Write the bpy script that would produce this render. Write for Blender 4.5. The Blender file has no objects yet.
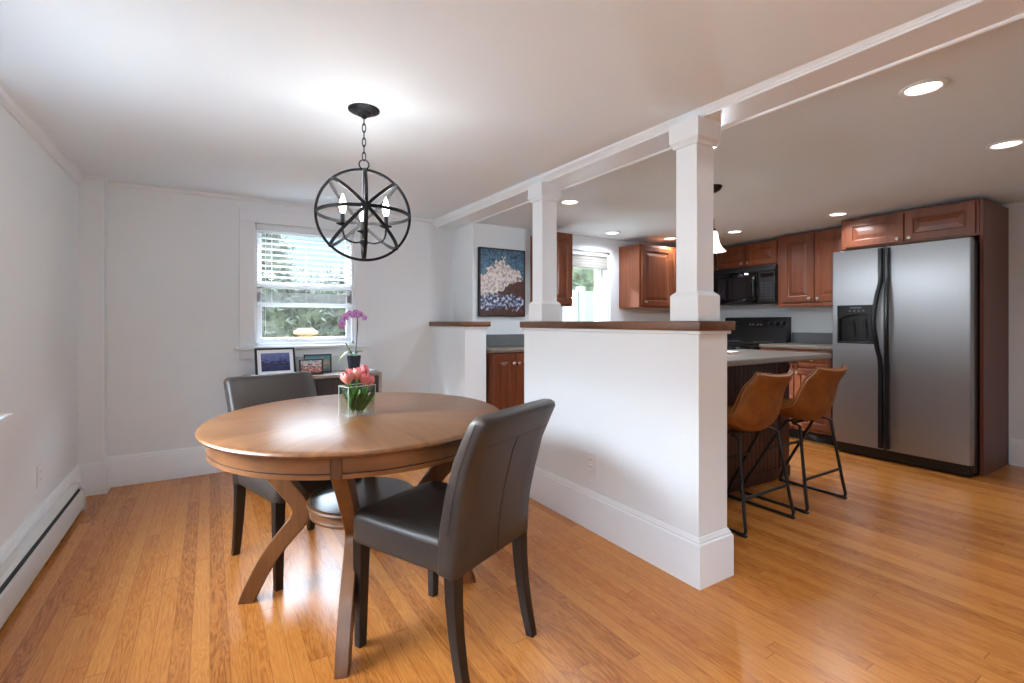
import bpy, bmesh, math, random
from mathutils import Vector, Matrix
random.seed(7)
PI = math.pi
SC = bpy.context.scene
COL = SC.collection

# ------------------------------------------------------------------ camera, world, sun, daylight, exposure
cd = bpy.data.cameras.new('camera'); cam = bpy.data.objects.new('camera', cd); COL.objects.link(cam)
cam.location = (0, 0, 1.15)
YAW = math.atan((512 - 210) / 485.0)
cam.rotation_euler = (PI / 2, 0, -YAW)
cd.sensor_width = 36.0; cd.lens = 485.0 / 1024 * 36
cd.shift_y = -19.5 / 1024
cd.clip_start = 0.05
SC.camera = cam

SC.view_settings.view_transform = 'Standard'
SC.view_settings.look = 'None'
SC.view_settings.gamma = 1.0
SC.view_settings.use_curve_mapping = False
SC.view_settings.exposure = 0.88
SC.cycles.max_bounces = 10
SC.cycles.diffuse_bounces = 6
SC.cycles.glossy_bounces = 5
SC.cycles.transmission_bounces = 10
SC.cycles.transparent_max_bounces = 12
SC.cycles.caustics_reflective = False
SC.cycles.caustics_refractive = False
SC.cycles.sample_clamp_indirect = 6.0

world = bpy.data.worlds.new('sky'); SC.world = world
world.use_nodes = True
wn = world.node_tree.nodes; wl = world.node_tree.links
bg = wn['Background']
tc = wn.new('ShaderNodeTexCoord'); sp = wn.new('ShaderNodeSeparateXYZ'); rp = wn.new('ShaderNodeValToRGB')
wl.new(tc.outputs['Generated'], sp.inputs[0]); wl.new(sp.outputs['Z'], rp.inputs[0]); wl.new(rp.outputs[0], bg.inputs[0])
rp.color_ramp.elements[0].position = 0.0; rp.color_ramp.elements[0].color = (0.30, 0.43, 0.58, 1)
rp.color_ramp.elements[1].position = 0.27; rp.color_ramp.elements[1].color = (0.24, 0.38, 0.58, 1)
k_ = rp.color_ramp.elements.new(0.37); k_.color = (12.4, 14.9, 17.6, 1)         # sky above the camera's view raised far brighter to fill the room
bg.inputs[1].default_value = 1.5

def add_light(name, kind, loc, direction, energy, color=(1, 1, 1), size=None, size_y=None, angle=None, spread=None, shape=None):
    d = bpy.data.lights.new(name, kind); d.energy = energy; d.color = color
    if size is not None:
        if kind == 'AREA':
            d.shape = shape or 'RECTANGLE'; d.size = size; d.size_y = size_y or size
            if spread: d.spread = spread
        else:
            d.shadow_soft_size = size
    if angle is not None: d.angle = angle
    o = bpy.data.objects.new(name, d); COL.objects.link(o); o.location = loc
    if direction is not None:
        o.rotation_euler = Vector(direction).to_track_quat('-Z', 'Y').to_euler()
    return o

add_light('sun', 'SUN', (-5, 8, 6), (.33, -.29, -.20), 4.0, (1.0, .93, .82), angle=math.radians(.6))
# daylight by the left wall window, then a fill lamp at an added window
add_light('left_window_daylight', 'AREA', (-1.0, 2.15, 1.40), (1, 0, -.20), 9, (.94, .98, 1.0), 1.0, 1.1, spread=math.radians(130))
add_light('left_front_fill_light', 'AREA', (-.93, -.40, 1.45), (1, .15, -.12), 9, (.94, .98, 1.0), 1.4, 1.0)  # added lamp, broad fill for the half wall and fridge side
# ------------------------------------------------------------------ materials
def lin(c):
    r = []
    for v in c:
        v /= 255.0
        r.append(v / 12.92 if v <= .04045 else ((v + .055) / 1.055) ** 2.4)
    return (r[0], r[1], r[2], 1)

def new_mat(name):
    m = bpy.data.materials.new(name); m.use_nodes = True
    return m, m.node_tree.nodes, m.node_tree.links, m.node_tree.nodes['Principled BSDF']

def mat(name, c, rough=.5, metal=0.0, noise=0.0, nscale=40, bump=0.0, spec=None, coat=0.0, stretch=(1, 1, 1), sheen=0):
    m, n, l, b = new_mat(name)
    b.inputs['Base Color'].default_value = lin(c)
    b.inputs['Roughness'].default_value = rough
    b.inputs['Metallic'].default_value = metal
    if spec is not None: b.inputs['Specular IOR Level'].default_value = spec
    if coat: b.inputs['Coat Weight'].default_value = coat; b.inputs['Coat Roughness'].default_value = .15
    t = n.new('ShaderNodeTexCoord'); mp = n.new('ShaderNodeMapping'); mp.inputs['Scale'].default_value = stretch
    nz = n.new('ShaderNodeTexNoise'); nz.inputs['Scale'].default_value = nscale; nz.inputs['Detail'].default_value = 5
    l.new(t.outputs['Object'], mp.inputs[0]); l.new(mp.outputs[0], nz.inputs['Vector'])
    if noise:
        r = n.new('ShaderNodeValToRGB'); a = lin(c)
        lo = [v * (1 - noise) for v in a[:3]] + [1]; hi = [min(1, v * (1 + noise)) for v in a[:3]] + [1]
        r.color_ramp.elements[0].position = .3; r.color_ramp.elements[1].position = .7
        r.color_ramp.elements[0].color = lo; r.color_ramp.elements[1].color = hi
        l.new(nz.outputs[0], r.inputs[0]); l.new(r.outputs[0], b.inputs['Base Color'])
    if bump:
        bp = n.new('ShaderNodeBump'); bp.inputs['Strength'].default_value = bump; bp.inputs['Distance'].default_value = .002
        l.new(nz.outputs[0], bp.inputs['Height']); l.new(bp.outputs[0], b.inputs['Normal'])
    return m

def wood(name, c_dark, c_light, rough=.35, axis='Z', scale=9, coat=0.0, contrast=1.0):
    """straight grain running along one object axis"""
    m, n, l, b = new_mat(name)
    t = n.new('ShaderNodeTexCoord'); mp = n.new('ShaderNodeMapping')
    k = {'X': (.07, 1, 1), 'Y': (1, .07, 1), 'Z': (1, 1, .07)}[axis]
    mp.inputs['Scale'].default_value = k
    nz = n.new('ShaderNodeTexNoise'); nz.inputs['Scale'].default_value = scale * 4; nz.inputs['Detail'].default_value = 7
    nz.inputs['Distortion'].default_value = .6
    n2 = n.new('ShaderNodeTexNoise'); n2.inputs['Scale'].default_value = scale * .5; n2.inputs['Detail'].default_value = 2
    ad = n.new('ShaderNodeMath'); ad.operation = 'ADD'
    r = n.new('ShaderNodeValToRGB')
    r.color_ramp.elements[0].position = .7; r.color_ramp.elements[1].position = 1.3 - .0
    ml = n.new('ShaderNodeMath'); ml.operation = 'MULTIPLY'; ml.inputs[1].default_value = .5
    r.color_ramp.elements[0].position = .36; r.color_ramp.elements[1].position = .64
    r.color_ramp.elements[0].color = lin(c_dark); r.color_ramp.elements[1].color = lin(c_light)
    l.new(t.outputs['Object'], mp.inputs[0]); l.new(mp.outputs[0], nz.inputs['Vector']); l.new(mp.outputs[0], n2.inputs['Vector'])
    l.new(nz.outputs[0], ad.inputs[0]); l.new(n2.outputs[0], ad.inputs[1]); l.new(ad.outputs[0], ml.inputs[0])
    l.new(ml.outputs[0], r.inputs[0]); l.new(r.outputs[0], b.inputs['Base Color'])
    b.inputs['Roughness'].default_value = rough
    if coat: b.inputs['Coat Weight'].default_value = coat; b.inputs['Coat Roughness'].default_value = .12
    bp = n.new('ShaderNodeBump'); bp.inputs['Strength'].default_value = .08; bp.inputs['Distance'].default_value = .001
    l.new(nz.outputs[0], bp.inputs['Height']); l.new(bp.outputs[0], b.inputs['Normal'])
    return m

def leafy(name, c, scale, trans=.45, noise=.6):
    m = mat(name, c, .7, noise=noise, nscale=scale)
    n = m.node_tree.nodes; l = m.node_tree.links; b = n['Principled BSDF']
    tl = n.new('ShaderNodeBsdfTranslucent'); mx = n.new('ShaderNodeMixShader'); mx.inputs[0].default_value = trans
    src = b.inputs['Base Color'].links
    if src: l.new(src[0].from_socket, tl.inputs[0])
    else: tl.inputs[0].default_value = lin(c)
    l.new(b.outputs[0], mx.inputs[1]); l.new(tl.outputs[0], mx.inputs[2]); l.new(mx.outputs[0], n['Material Output'].inputs[0])
    return m

def emit(name, c, strength):
    m = bpy.data.materials.new(name); m.use_nodes = True
    n = m.node_tree.nodes; l = m.node_tree.links
    for x in list(n):
        if x.type == 'BSDF_PRINCIPLED': n.remove(x)
    e = n.new('ShaderNodeEmission'); e.inputs[0].default_value = lin(c); e.inputs[1].default_value = strength
    l.new(e.outputs[0], n['Material Output'].inputs[0])
    return m

def mathn(n, l, op, a, b=None):
    x = n.new('ShaderNodeMath'); x.operation = op
    for i, v in enumerate((a, b)):
        if v is None: continue
        if isinstance(v, (int, float)): x.inputs[i].default_value = v
        else: l.new(v, x.inputs[i])
    return x.outputs[0]

def floor_mat():
    m, n, l, b = new_mat('oak_strip_floor')
    t = n.new('ShaderNodeTexCoord'); s = n.new('ShaderNodeSeparateXYZ'); l.new(t.outputs['Object'], s.inputs[0])
    M = lambda op, a, bb=None: mathn(n, l, op, a, bb)
    u = M('DIVIDE', s.outputs[0], .0575); iu = M('FLOOR', u); fu = M('FRACT', u)
    wn1 = n.new('ShaderNodeTexWhiteNoise'); wn1.noise_dimensions = '1D'; l.new(iu, wn1.inputs['W'])
    v = M('ADD', M('DIVIDE', s.outputs[1], 1.5), M('MULTIPLY', wn1.outputs[0], 7.0)); iv = M('FLOOR', v); fv = M('FRACT', v)
    cx = n.new('ShaderNodeCombineXYZ'); l.new(iu, cx.inputs[0]); l.new(iv, cx.inputs[1])
    wn2 = n.new('ShaderNodeTexWhiteNoise'); wn2.noise_dimensions = '2D'; l.new(cx.outputs[0], wn2.inputs['Vector'])
    # grain: stretched noise with an offset for each board
    c2 = n.new('ShaderNodeCombineXYZ')
    l.new(M('ADD', M('MULTIPLY', s.outputs[0], 1.0), M('MULTIPLY', wn2.outputs[0], 9.0)), c2.inputs[0])
    l.new(M('ADD', M('MULTIPLY', s.outputs[1], .09), M('MULTIPLY', wn2.outputs[0], 31.0)), c2.inputs[1])
    g1 = n.new('ShaderNodeTexNoise'); g1.inputs['Scale'].default_value = 22; g1.inputs['Detail'].default_value = 4; g1.inputs['Distortion'].default_value = .9
    l.new(c2.outputs[0], g1.inputs['Vector'])
    # cathedral figure: rings of that noise
    ring = M('FRACT', M('MULTIPLY', g1.outputs[0], 11.0)); ring = M('ABSOLUTE', M('SUBTRACT', ring, .5))
    g2 = n.new('ShaderNodeTexNoise'); g2.inputs['Scale'].default_value = 170; g2.inputs['Detail'].default_value = 3
    l.new(c2.outputs[0], g2.inputs['Vector'])
    val = M('ADD', M('ADD', M('MULTIPLY', wn2.outputs[0], .30), M('MULTIPLY', ring, .52)), M('MULTIPLY', g2.outputs[0], .44))
    r = n.new('ShaderNodeValToRGB'); e = r.color_ramp.elements
    e[0].position = .15; e[0].color = lin((130, 72, 26)); e[1].position = .92; e[1].color = lin((212, 142, 70))
    k = e.new(.45); k.color = lin((188, 115, 50))
    l.new(val, r.inputs[0])
    # seams
    eu = M('MINIMUM', fu, M('SUBTRACT', 1.0, fu)); ev = M('MINIMUM', fv, M('SUBTRACT', 1.0, fv))
    seam = M('MINIMUM', M('MULTIPLY', eu, 40.0), M('MULTIPLY', ev, 560.0)); seam = M('MINIMUM', seam, 1.0)
    mx = n.new('ShaderNodeMix'); mx.data_type = 'RGBA'; mx.inputs['A'].default_value = lin((134, 78, 36))
    l.new(seam, mx.inputs['Factor']); l.new(r.outputs[0], mx.inputs['B']); l.new(mx.outputs['Result'], b.inputs['Base Color'])
    b.inputs['Roughness'].default_value = .27
    b.inputs['Specular IOR Level'].default_value = .5
    bp = n.new('ShaderNodeBump'); bp.inputs['Strength'].default_value = .12; bp.inputs['Distance'].default_value = .0015
    l.new(M('ADD', seam, M('MULTIPLY', g2.outputs[0], .12)), bp.inputs['Height']); l.new(bp.outputs[0], b.inputs['Normal'])
    return m

def table_top_mat():
    m, n, l, b = new_mat('table_veneer_sunburst')
    M = lambda op, a, bb=None: mathn(n, l, op, a, bb)
    t = n.new('ShaderNodeTexCoord'); s = n.new('ShaderNodeSeparateXYZ'); l.new(t.outputs['Object'], s.inputs[0])
    ang = M('ARCTAN2', s.outputs[1], s.outputs[0])
    w = M('FLOOR', M('DIVIDE', ang, PI / 4))
    rot = M('MULTIPLY', M('ADD', w, .5), PI / 4)
    c, sn = M('COSINE', rot), M('SINE', rot)
    a1 = M('ADD', M('MULTIPLY', s.outputs[0], c), M('MULTIPLY', s.outputs[1], sn))
    a2 = M('SUBTRACT', M('MULTIPLY', s.outputs[1], c), M('MULTIPLY', s.outputs[0], sn))
    cx = n.new('ShaderNodeCombineXYZ'); l.new(M('MULTIPLY', a1, .09), cx.inputs[0]); l.new(M('ADD', a2, M('MULTIPLY', w, 3.7)), cx.inputs[1])
    nz = n.new('ShaderNodeTexNoise'); nz.inputs['Scale'].default_value = 34; nz.inputs['Detail'].default_value = 7; nz.inputs['Distortion'].default_value = .5
    l.new(cx.outputs[0], nz.inputs['Vector'])
    sh = M('MULTIPLY', M('ABSOLUTE', M('FRACT', M('MULTIPLY', w, .5))), .22)
    r = n.new('ShaderNodeValToRGB'); e = r.color_ramp.elements
    e[0].position = .28; e[0].color = lin((102, 66, 38)); e[1].position = .82; e[1].color = lin((144, 98, 60))
    l.new(M('ADD', nz.outputs[0], sh), r.inputs[0]); l.new(r.outputs[0], b.inputs['Base Color'])
    b.inputs['Roughness'].default_value = .28
    bp = n.new('ShaderNodeBump'); bp.inputs['Strength'].default_value = .05; bp.inputs['Distance'].default_value = .001
    l.new(nz.outputs[0], bp.inputs['Height']); l.new(bp.outputs[0], b.inputs['Normal'])
    return m

def splotch_mat(name, bands, nscale=14, warp=.25, rough=.5, axis='Z', voronoi=0):
    """bands of paint along one axis, edges broken up by noise; bands = [(pos, colour)...] over 0..1 of Generated"""
    m, n, l, b = new_mat(name)
    M = lambda op, a, bb=None: mathn(n, l, op, a, bb)
    t = n.new('ShaderNodeTexCoord'); s = n.new('ShaderNodeSeparateXYZ'); l.new(t.outputs['Generated'], s.inputs[0])
    nz = n.new('ShaderNodeTexNoise'); nz.inputs['Scale'].default_value = nscale; nz.inputs['Detail'].default_value = 4
    l.new(t.outputs['Generated'], nz.inputs['Vector'])
    if voronoi:
        vo = n.new('ShaderNodeTexVoronoi'); vo.inputs['Scale'].default_value = voronoi
        l.new(t.outputs['Generated'], vo.inputs['Vector'])
        sv = n.new('ShaderNodeSeparateColor'); l.new(vo.outputs['Color'], sv.inputs[0])
        f = M('ADD', M('SUBTRACT', nz.outputs[0], .5), M('MULTIPLY', M('SUBTRACT', sv.outputs[0], .5), .45))
    else:
        f = M('SUBTRACT', nz.outputs[0], .5)
    z = M('ADD', s.outputs[{'X': 0, 'Y': 1, 'Z': 2}[axis]], M('MULTIPLY', f, warp * 2))
    r = n.new('ShaderNodeValToRGB'); r.color_ramp.interpolation = 'LINEAR'
    e = r.color_ramp.elements
    e[0].position, e[0].color = bands[0][0], lin(bands[0][1]); e[1].position, e[1].color = bands[-1][0], lin(bands[-1][1])
    for p, c in bands[1:-1]:
        k = e.new(p); k.color = lin(c)
    l.new(z, r.inputs[0]); l.new(r.outputs[0], b.inputs['Base Color']); b.inputs['Roughness'].default_value = rough
    return m

def painting_mat():
    m, n, l, b = new_mat('abstract_seascape_paint')
    M = lambda op, a, bb=None: mathn(n, l, op, a, bb)
    t = n.new('ShaderNodeTexCoord'); s = n.new('ShaderNodeSeparateXYZ'); l.new(t.outputs['Generated'], s.inputs[0])
    X, Z = s.outputs[0], s.outputs[2]
    def noise(sc, det=4, off=0):
        q = n.new('ShaderNodeTexNoise'); q.inputs['Scale'].default_value = sc; q.inputs['Detail'].default_value = det
        mp = n.new('ShaderNodeMapping'); mp.inputs['Location'].default_value = (off, off, off); mp.inputs['Scale'].default_value = (1, 1, 1.25)
        l.new(t.outputs['Generated'], mp.inputs[0]); l.new(mp.outputs[0], q.inputs['Vector']); return q.outputs[0]
    def ramp(v, els, mode='CONSTANT'):
        r = n.new('ShaderNodeValToRGB'); r.color_ramp.interpolation = mode; e = r.color_ramp.elements
        e[0].position, e[0].color = els[0][0], lin(els[0][1]); e[1].position, e[1].color = els[-1][0], lin(els[-1][1])
        for p, c in els[1:-1]: k = e.new(p); k.color = lin(c)
        l.new(v, r.inputs[0]); return r.outputs[0]
    def mix(f, a, c):
        x = n.new('ShaderNodeMix'); x.data_type = 'RGBA'; l.new(f, x.inputs['Factor']); l.new(a, x.inputs['A']); l.new(c, x.inputs['B']); return x.outputs['Result']
    def step(v, e0, w=.02): return M('MINIMUM', M('MAXIMUM', M('DIVIDE', M('SUBTRACT', v, e0), w), 0.0), 1.0)
    n1, n2, n3 = noise(6.5, 5), noise(15, 5, 3), noise(9, 4, 7)
    skyc = ramp(noise(12, 5, 11), [(.3, (30, 44, 62)), (.42, (52, 84, 112)), (.52, (88, 128, 150)), (.6, (60, 72, 100))], 'LINEAR')
    spray = ramp(n2, [(.3, (120, 112, 120)), (.45, (190, 176, 172)), (.58, (226, 214, 206))], 'LINEAR')
    rock = ramp(n3, [(.3, (44, 20, 14)), (.5, (84, 40, 24)), (.65, (52, 26, 22))], 'LINEAR')
    sea = ramp(noise(17, 4, 5), [(.36, (34, 28, 34)), (.46, (64, 70, 100)), (.54, (130, 140, 170)), (.6, (210, 210, 220))], 'LINEAR')
    w1 = M('MULTIPLY', M('SUBTRACT', n1, .5), .42); w2 = M('MULTIPLY', M('SUBTRACT', n2, .5), .22)
    # top edge of the spray: a peak near x = .52
    peak = M('SUBTRACT', .87, M('MULTIPLY', M('ABSOLUTE', M('SUBTRACT', X, .5)), .55))
    c = mix(step(M('ADD', M('SUBTRACT', peak, Z), M('ADD', w1, w2)), 0), skyc, spray)
    # rock: right side, rising to the right
    rk = M('SUBTRACT', M('ADD', .16, M('MULTIPLY', X, .46)), Z)
    c = mix(step(M('ADD', rk, w1), 0), c, rock)
    c = mix(step(M('ADD', M('SUBTRACT', .31, Z), M('ADD', M('MULTIPLY', w1, .6), w2)), 0), c, sea)
    rk2 = M('SUBTRACT', .13, M('ADD', Z, M('MULTIPLY', M('SUBTRACT', X, .3), -.05)))
    c = mix(step(M('ADD', rk2, M('MULTIPLY', w1, 1.2)), 0.03), c, rock)
    l.new(c, b.inputs['Base Color']); b.inputs['Roughness'].default_value = .45
    return m

def clear_glass(name, tint=(1, 1, 1), refl=.02):
    m = bpy.data.materials.new(name); m.use_nodes = True
    n = m.node_tree.nodes; l = m.node_tree.links
    for x in list(n):
        if x.type == 'BSDF_PRINCIPLED': n.remove(x)
    tr = n.new('ShaderNodeBsdfTransparent'); tr.inputs[0].default_value = (*tint, 1)
    gl = n.new('ShaderNodeBsdfGlossy'); gl.inputs['Roughness'].default_value = .02
    mx = n.new('ShaderNodeMixShader'); lw = n.new('ShaderNodeLayerWeight'); lw.inputs[0].default_value = .35
    mm = n.new('ShaderNodeMath'); mm.operation = 'MULTIPLY_ADD'; mm.inputs[1].default_value = .35; mm.inputs[2].default_value = refl
    l.new(lw.outputs['Fresnel'], mm.inputs[0]); l.new(mm.outputs[0], mx.inputs[0])
    l.new(tr.outputs[0], mx.inputs[1]); l.new(gl.outputs[0], mx.inputs[2]); l.new(mx.outputs[0], n['Material Output'].inputs[0])
    return m

def steel_mat():
    m, n, l, b = new_mat('brushed_stainless')
    b.inputs['Base Color'].default_value = lin((166, 166, 167)); b.inputs['Metallic'].default_value = 1
    t = n.new('ShaderNodeTexCoord'); mp = n.new('ShaderNodeMapping'); mp.inputs['Scale'].default_value = (1, 1, .01)
    nz = n.new('ShaderNodeTexNoise'); nz.inputs['Scale'].default_value = 220; nz.inputs['Detail'].default_value = 2
    l.new(t.outputs['Object'], mp.inputs[0]); l.new(mp.outputs[0], nz.inputs['Vector'])
    r = n.new('ShaderNodeMapRange'); r.inputs['To Min'].default_value = .42; r.inputs['To Max'].default_value = .52
    l.new(nz.outputs[0], r.inputs[0]); l.new(r.outputs[0], b.inputs['Roughness'])
    b.inputs['Anisotropic'].default_value = .85; b.inputs['Anisotropic Rotation'].default_value = 0.0
    tg = n.new('ShaderNodeVectorTransform'); tg.vector_type = 'VECTOR'; tg.convert_from = 'OBJECT'; tg.convert_to = 'WORLD'; tg.inputs[0].default_value = (1, 0, 0); l.new(tg.outputs[0], b.inputs['Tangent'])
    return m

MW = mat('white_wall_paint', (234, 240, 243), .6, nscale=120, bump=.02)
MCEIL = mat('white_ceiling_paint', (233, 241, 245), .75, nscale=90, bump=.02)
MKCEIL = mat('kitchen_ceiling_paint', (232, 244, 250), .8)
MTRIM = mat('white_gloss_trim', (236, 240, 243), .32)
MHEAT = mat('heater_enamel', (214, 213, 209), .4)
MBLACK = mat('black_slot', (14, 14, 14), .6)
MFLOOR = floor_mat()
MTOP = table_top_mat()
MTABLE = wood('table_walnut', (82, 49, 24), (120, 76, 40), .42, 'Z', 8)
MAPRON = wood('table_apron_walnut', (96, 58, 28), (138, 88, 48), .4, 'X', 5)
MGROOVE = mat('dark_groove', (48, 24, 12), .6)
MCAP = wood('ledge_walnut', (92, 58, 36), (138, 94, 62), .42, 'Y', 8)
MCHERRY = wood('cherry_cabinet', (92, 44, 23), (126, 67, 37), .38, 'Z', 7, coat=.12)
MCHERRYD = wood('dark_cherry_panel', (58, 26, 18), (82, 38, 26), .4, 'Z', 7)
MPANEL = wood('cherry_side_panel', (96, 46, 30), (116, 60, 42), .42, 'Z', 4)
MLEATHER = mat('grey_brown_leather', (53, 46, 42), .42, nscale=160, bump=.12, noise=.06)
MESPRESSO = mat('espresso_wood', (20, 13, 10), .4)
MTAN = mat('tan_leather', (140, 84, 34), .5, noise=.2, nscale=18, bump=.15)
MIRON = mat('black_iron', (30, 30, 33), .45, metal=.6)
MBLKMETAL = mat('black_metal', (22, 22, 23), .45)
MSTEEL = steel_mat()
MBLKPLASTIC = mat('black_plastic', (16, 16, 17), .32)
MBLKGLASS = mat('black_glass', (6, 6, 7), .06)
MGREYPLASTIC = mat('grey_marking', (150, 150, 150), .5)
MGRANITE = mat('grey_granite', (126, 114, 102), .28, noise=.35, nscale=240)
MGRANITED = mat('grey_granite_splash', (112, 114, 116), .3, noise=.3, nscale=240)
MNICKEL = mat('brushed_nickel', (206, 198, 184), .28, metal=1)
MBRONZE = mat('dark_nickel', (60, 58, 54), .35, metal=.9)
MGLASS = clear_glass('window_glass')
MVASE = clear_glass('vase_glass', (.96, .99, .975), .03)
MWATER = clear_glass('vase_water', (.96, .99, .97), .01)
MBLIND = leafy('white_blind', (240, 241, 242), 5, .5, 0)
MSHADE = mat('woven_grey_shade', (170, 164, 156), .8, noise=.3, nscale=120, stretch=(.1, 1, 6))
MVINYL = mat('white_vinyl', (236, 238, 240), .35)
MGREYWOOD = wood('grey_oak_top', (130, 116, 106), (164, 150, 140), .5, 'X', 6)
MDARKWOOD = wood('dark_weathered_wood', (44, 38, 36), (70, 62, 58), .55, 'Z', 10)
MWHITECARD = mat('white_card', (238, 240, 244), .7)
MPOT = mat('slate_pot', (40, 44, 58), .35)
MGREEN = mat('tulip_green', (92, 140, 54), .45, noise=.3, nscale=30)
MDGREEN = mat('tulip_leaf_green', (78, 126, 48), .4, noise=.3, nscale=25)
MPINK = mat('tulip_pink', (232, 128, 132), .5, noise=.22, nscale=30)
MPEACH = mat('tulip_peach', (238, 150, 140), .5, noise=.2, nscale=30)
MORCHID = mat('orchid_violet', (216, 150, 218), .5, noise=.25, nscale=60)
MORCHIDC = mat('orchid_throat', (140, 40, 120), .5)
MSTEM = mat('orchid_stem', (84, 70, 60), .6)
MMOSS = mat('pale_moss', (168, 200, 190), .9, noise=.4, nscale=40)
MOLEAF = mat('orchid_leaf', (120, 150, 60), .4, noise=.4, nscale=18)
MBULB = emit('lit_bulb', (255, 244, 226), 9.0)
MLENS = emit('lit_lens', (255, 246, 232), 3.5)
MPSHADE = emit('lit_frosted_shade', (255, 243, 226), 1.35)
MCANDLE = mat('black_candle_sleeve', (28, 28, 30), .5)
MHEDGE = leafy('hedge_leaves', (46, 50, 37), 5, .35)
MHEDGE2 = leafy('tree_leaves', (58, 66, 48), 4)
MTREETRUNK = mat('tree_bark', (84, 66, 50), .9)
MPOST = mat('raw_pine', (128, 102, 70), .7)
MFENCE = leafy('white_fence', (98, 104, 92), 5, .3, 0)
MBOUNCE = mat('pale_bounce_ground', (196, 190, 178), .9, noise=.1, nscale=6)  # kept pale so the unseen ground reflects daylight indoors
MSTONE = mat('grey_steps', (140, 142, 138), .8, noise=.2, nscale=20)
MTANWALL = mat('tan_siding', (200, 150, 104), .8)
MPAPER = mat('white_paper', (226, 222, 214), .8)

# ------------------------------------------------------------------ mesh helpers
class MB:
    def __init__(s): s.bm = bmesh.new()
    def _merge(s, b, mtx=None):
        if mtx is not None: b.transform(mtx)
        me = bpy.data.meshes.new('tmp'); b.to_mesh(me); b.free(); s.bm.from_mesh(me); bpy.data.meshes.remove(me)
        return s
    def box(s, x0, x1, y0, y1, z0, z1, bev=0.0, seg=1, mtx=None):
        b = bmesh.new(); bmesh.ops.create_cube(b, size=1)
        for v in b.verts:
            v.co = Vector(((x0 + x1) / 2 + v.co.x * (x1 - x0), (y0 + y1) / 2 + v.co.y * (y1 - y0), (z0 + z1) / 2 + v.co.z * (z1 - z0)))
        if bev: bmesh.ops.bevel(b, geom=list(b.edges), offset=bev, segments=seg, affect='EDGES', profile=.5)
        return s._merge(b, mtx)
    def loft(s, rings, closed=True, cap=True, loop=False, mtx=None):
        b = bmesh.new(); vs = [[b.verts.new(p) for p in r] for r in rings]
        n = len(rings[0]); m = len(rings)
        for i in range(m if loop else m - 1):
            A, B = vs[i], vs[(i + 1) % m]
            for j in range(n if closed else n - 1):
                k = (j + 1) % n
                b.faces.new((A[j], A[k], B[k], B[j]))
        if cap and closed and not loop:
            b.faces.new(list(reversed(vs[0]))); b.faces.new(vs[-1])
        bmesh.ops.recalc_face_normals(b, faces=list(b.faces))
        return s._merge(b, mtx)
    def lathe(s, prof, c=(0, 0, 0), seg=24, mtx=None, sx=1, sy=1, cap=True):
        rings = []
        for r, z in prof:
            r = max(r, 1e-4)
            rings.append([Vector((c[0] + r * math.cos(2 * PI * k / seg) * sx, c[1] + r * math.sin(2 * PI * k / seg) * sy, c[2] + z)) for k in range(seg)])
        return s.loft(rings, mtx=mtx, cap=cap)
    def tube(s, pts, rad, seg=8, loop=False, mtx=None):
        pts = [Vector(p) for p in pts]; n = len(pts); rings = []
        rads = rad if isinstance(rad, (list, tuple)) else [rad] * n
        ref = None
        for i, p in enumerate(pts):
            if loop: t = pts[(i + 1) % n] - pts[i - 1]
            else: t = pts[min(i + 1, n - 1)] - pts[max(i - 1, 0)]
            t.normalize()
            if ref is None:
                ref = Vector((0, 0, 1)) if abs(t.z) < .9 else Vector((1, 0, 0))
            a = (ref - t * ref.dot(t))
            if a.length < 1e-4: a = t.orthogonal()
            a.normalize(); ref = a; c = t.cross(a)
            rings.append([p + (a * math.cos(2 * PI * k / seg) + c * math.sin(2 * PI * k / seg)) * rads[i] for k in range(seg)])
        return s.loft(rings, loop=loop, mtx=mtx)
    def prism(s, poly, axis, a0, a1, mtx=None):
        """polygon in the two other axes, extruded from a0 to a1 along axis"""
        def P(u, v, a): return {'X': (a, u, v), 'Y': (u, a, v), 'Z': (u, v, a)}[axis]
        return s.loft([[Vector(P(u, v, a0)) for u, v in poly], [Vector(P(u, v, a1)) for u, v in poly]], mtx=mtx)
    def surf(s, grid, thick=0.0, mtx=None):
        """grid of points [i][j]; thick>0 gives it a second side offset along the normals"""
        m, n = len(grid), len(grid[0])
        g = [[Vector(p) for p in r] for r in grid]
        nr = [[None] * n for _ in range(m)]
        for i in range(m):
            for j in range(n):
                du = g[min(i + 1, m - 1)][j] - g[max(i - 1, 0)][j]; dv = g[i][min(j + 1, n - 1)] - g[i][max(j - 1, 0)]
                q = du.cross(dv); nr[i][j] = q.normalized() if q.length > 1e-9 else Vector((0, 0, 1))
        b = bmesh.new()
        T = [[b.verts.new(g[i][j]) for j in range(n)] for i in range(m)]
        for i in range(m - 1):
            for j in range(n - 1): b.faces.new((T[i][j], T[i + 1][j], T[i + 1][j + 1], T[i][j + 1]))
        if thick:
            U = [[b.verts.new(g[i][j] - nr[i][j] * thick) for j in range(n)] for i in range(m)]
            for i in range(m - 1):
                for j in range(n - 1): b.faces.new((U[i][j], U[i][j + 1], U[i + 1][j + 1], U[i + 1][j]))
            for i in range(m - 1):
                b.faces.new((T[i][0], U[i][0], U[i + 1][0], T[i + 1][0])); b.faces.new((T[i][-1], T[i + 1][-1], U[i + 1][-1], U[i][-1]))
            for j in range(n - 1):
                b.faces.new((T[0][j], T[0][j + 1], U[0][j + 1], U[0][j])); b.faces.new((T[-1][j], U[-1][j], U[-1][j + 1], T[-1][j + 1]))
            bmesh.ops.recalc_face_normals(b, faces=list(b.faces))
        return s._merge(b, mtx)
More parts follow.
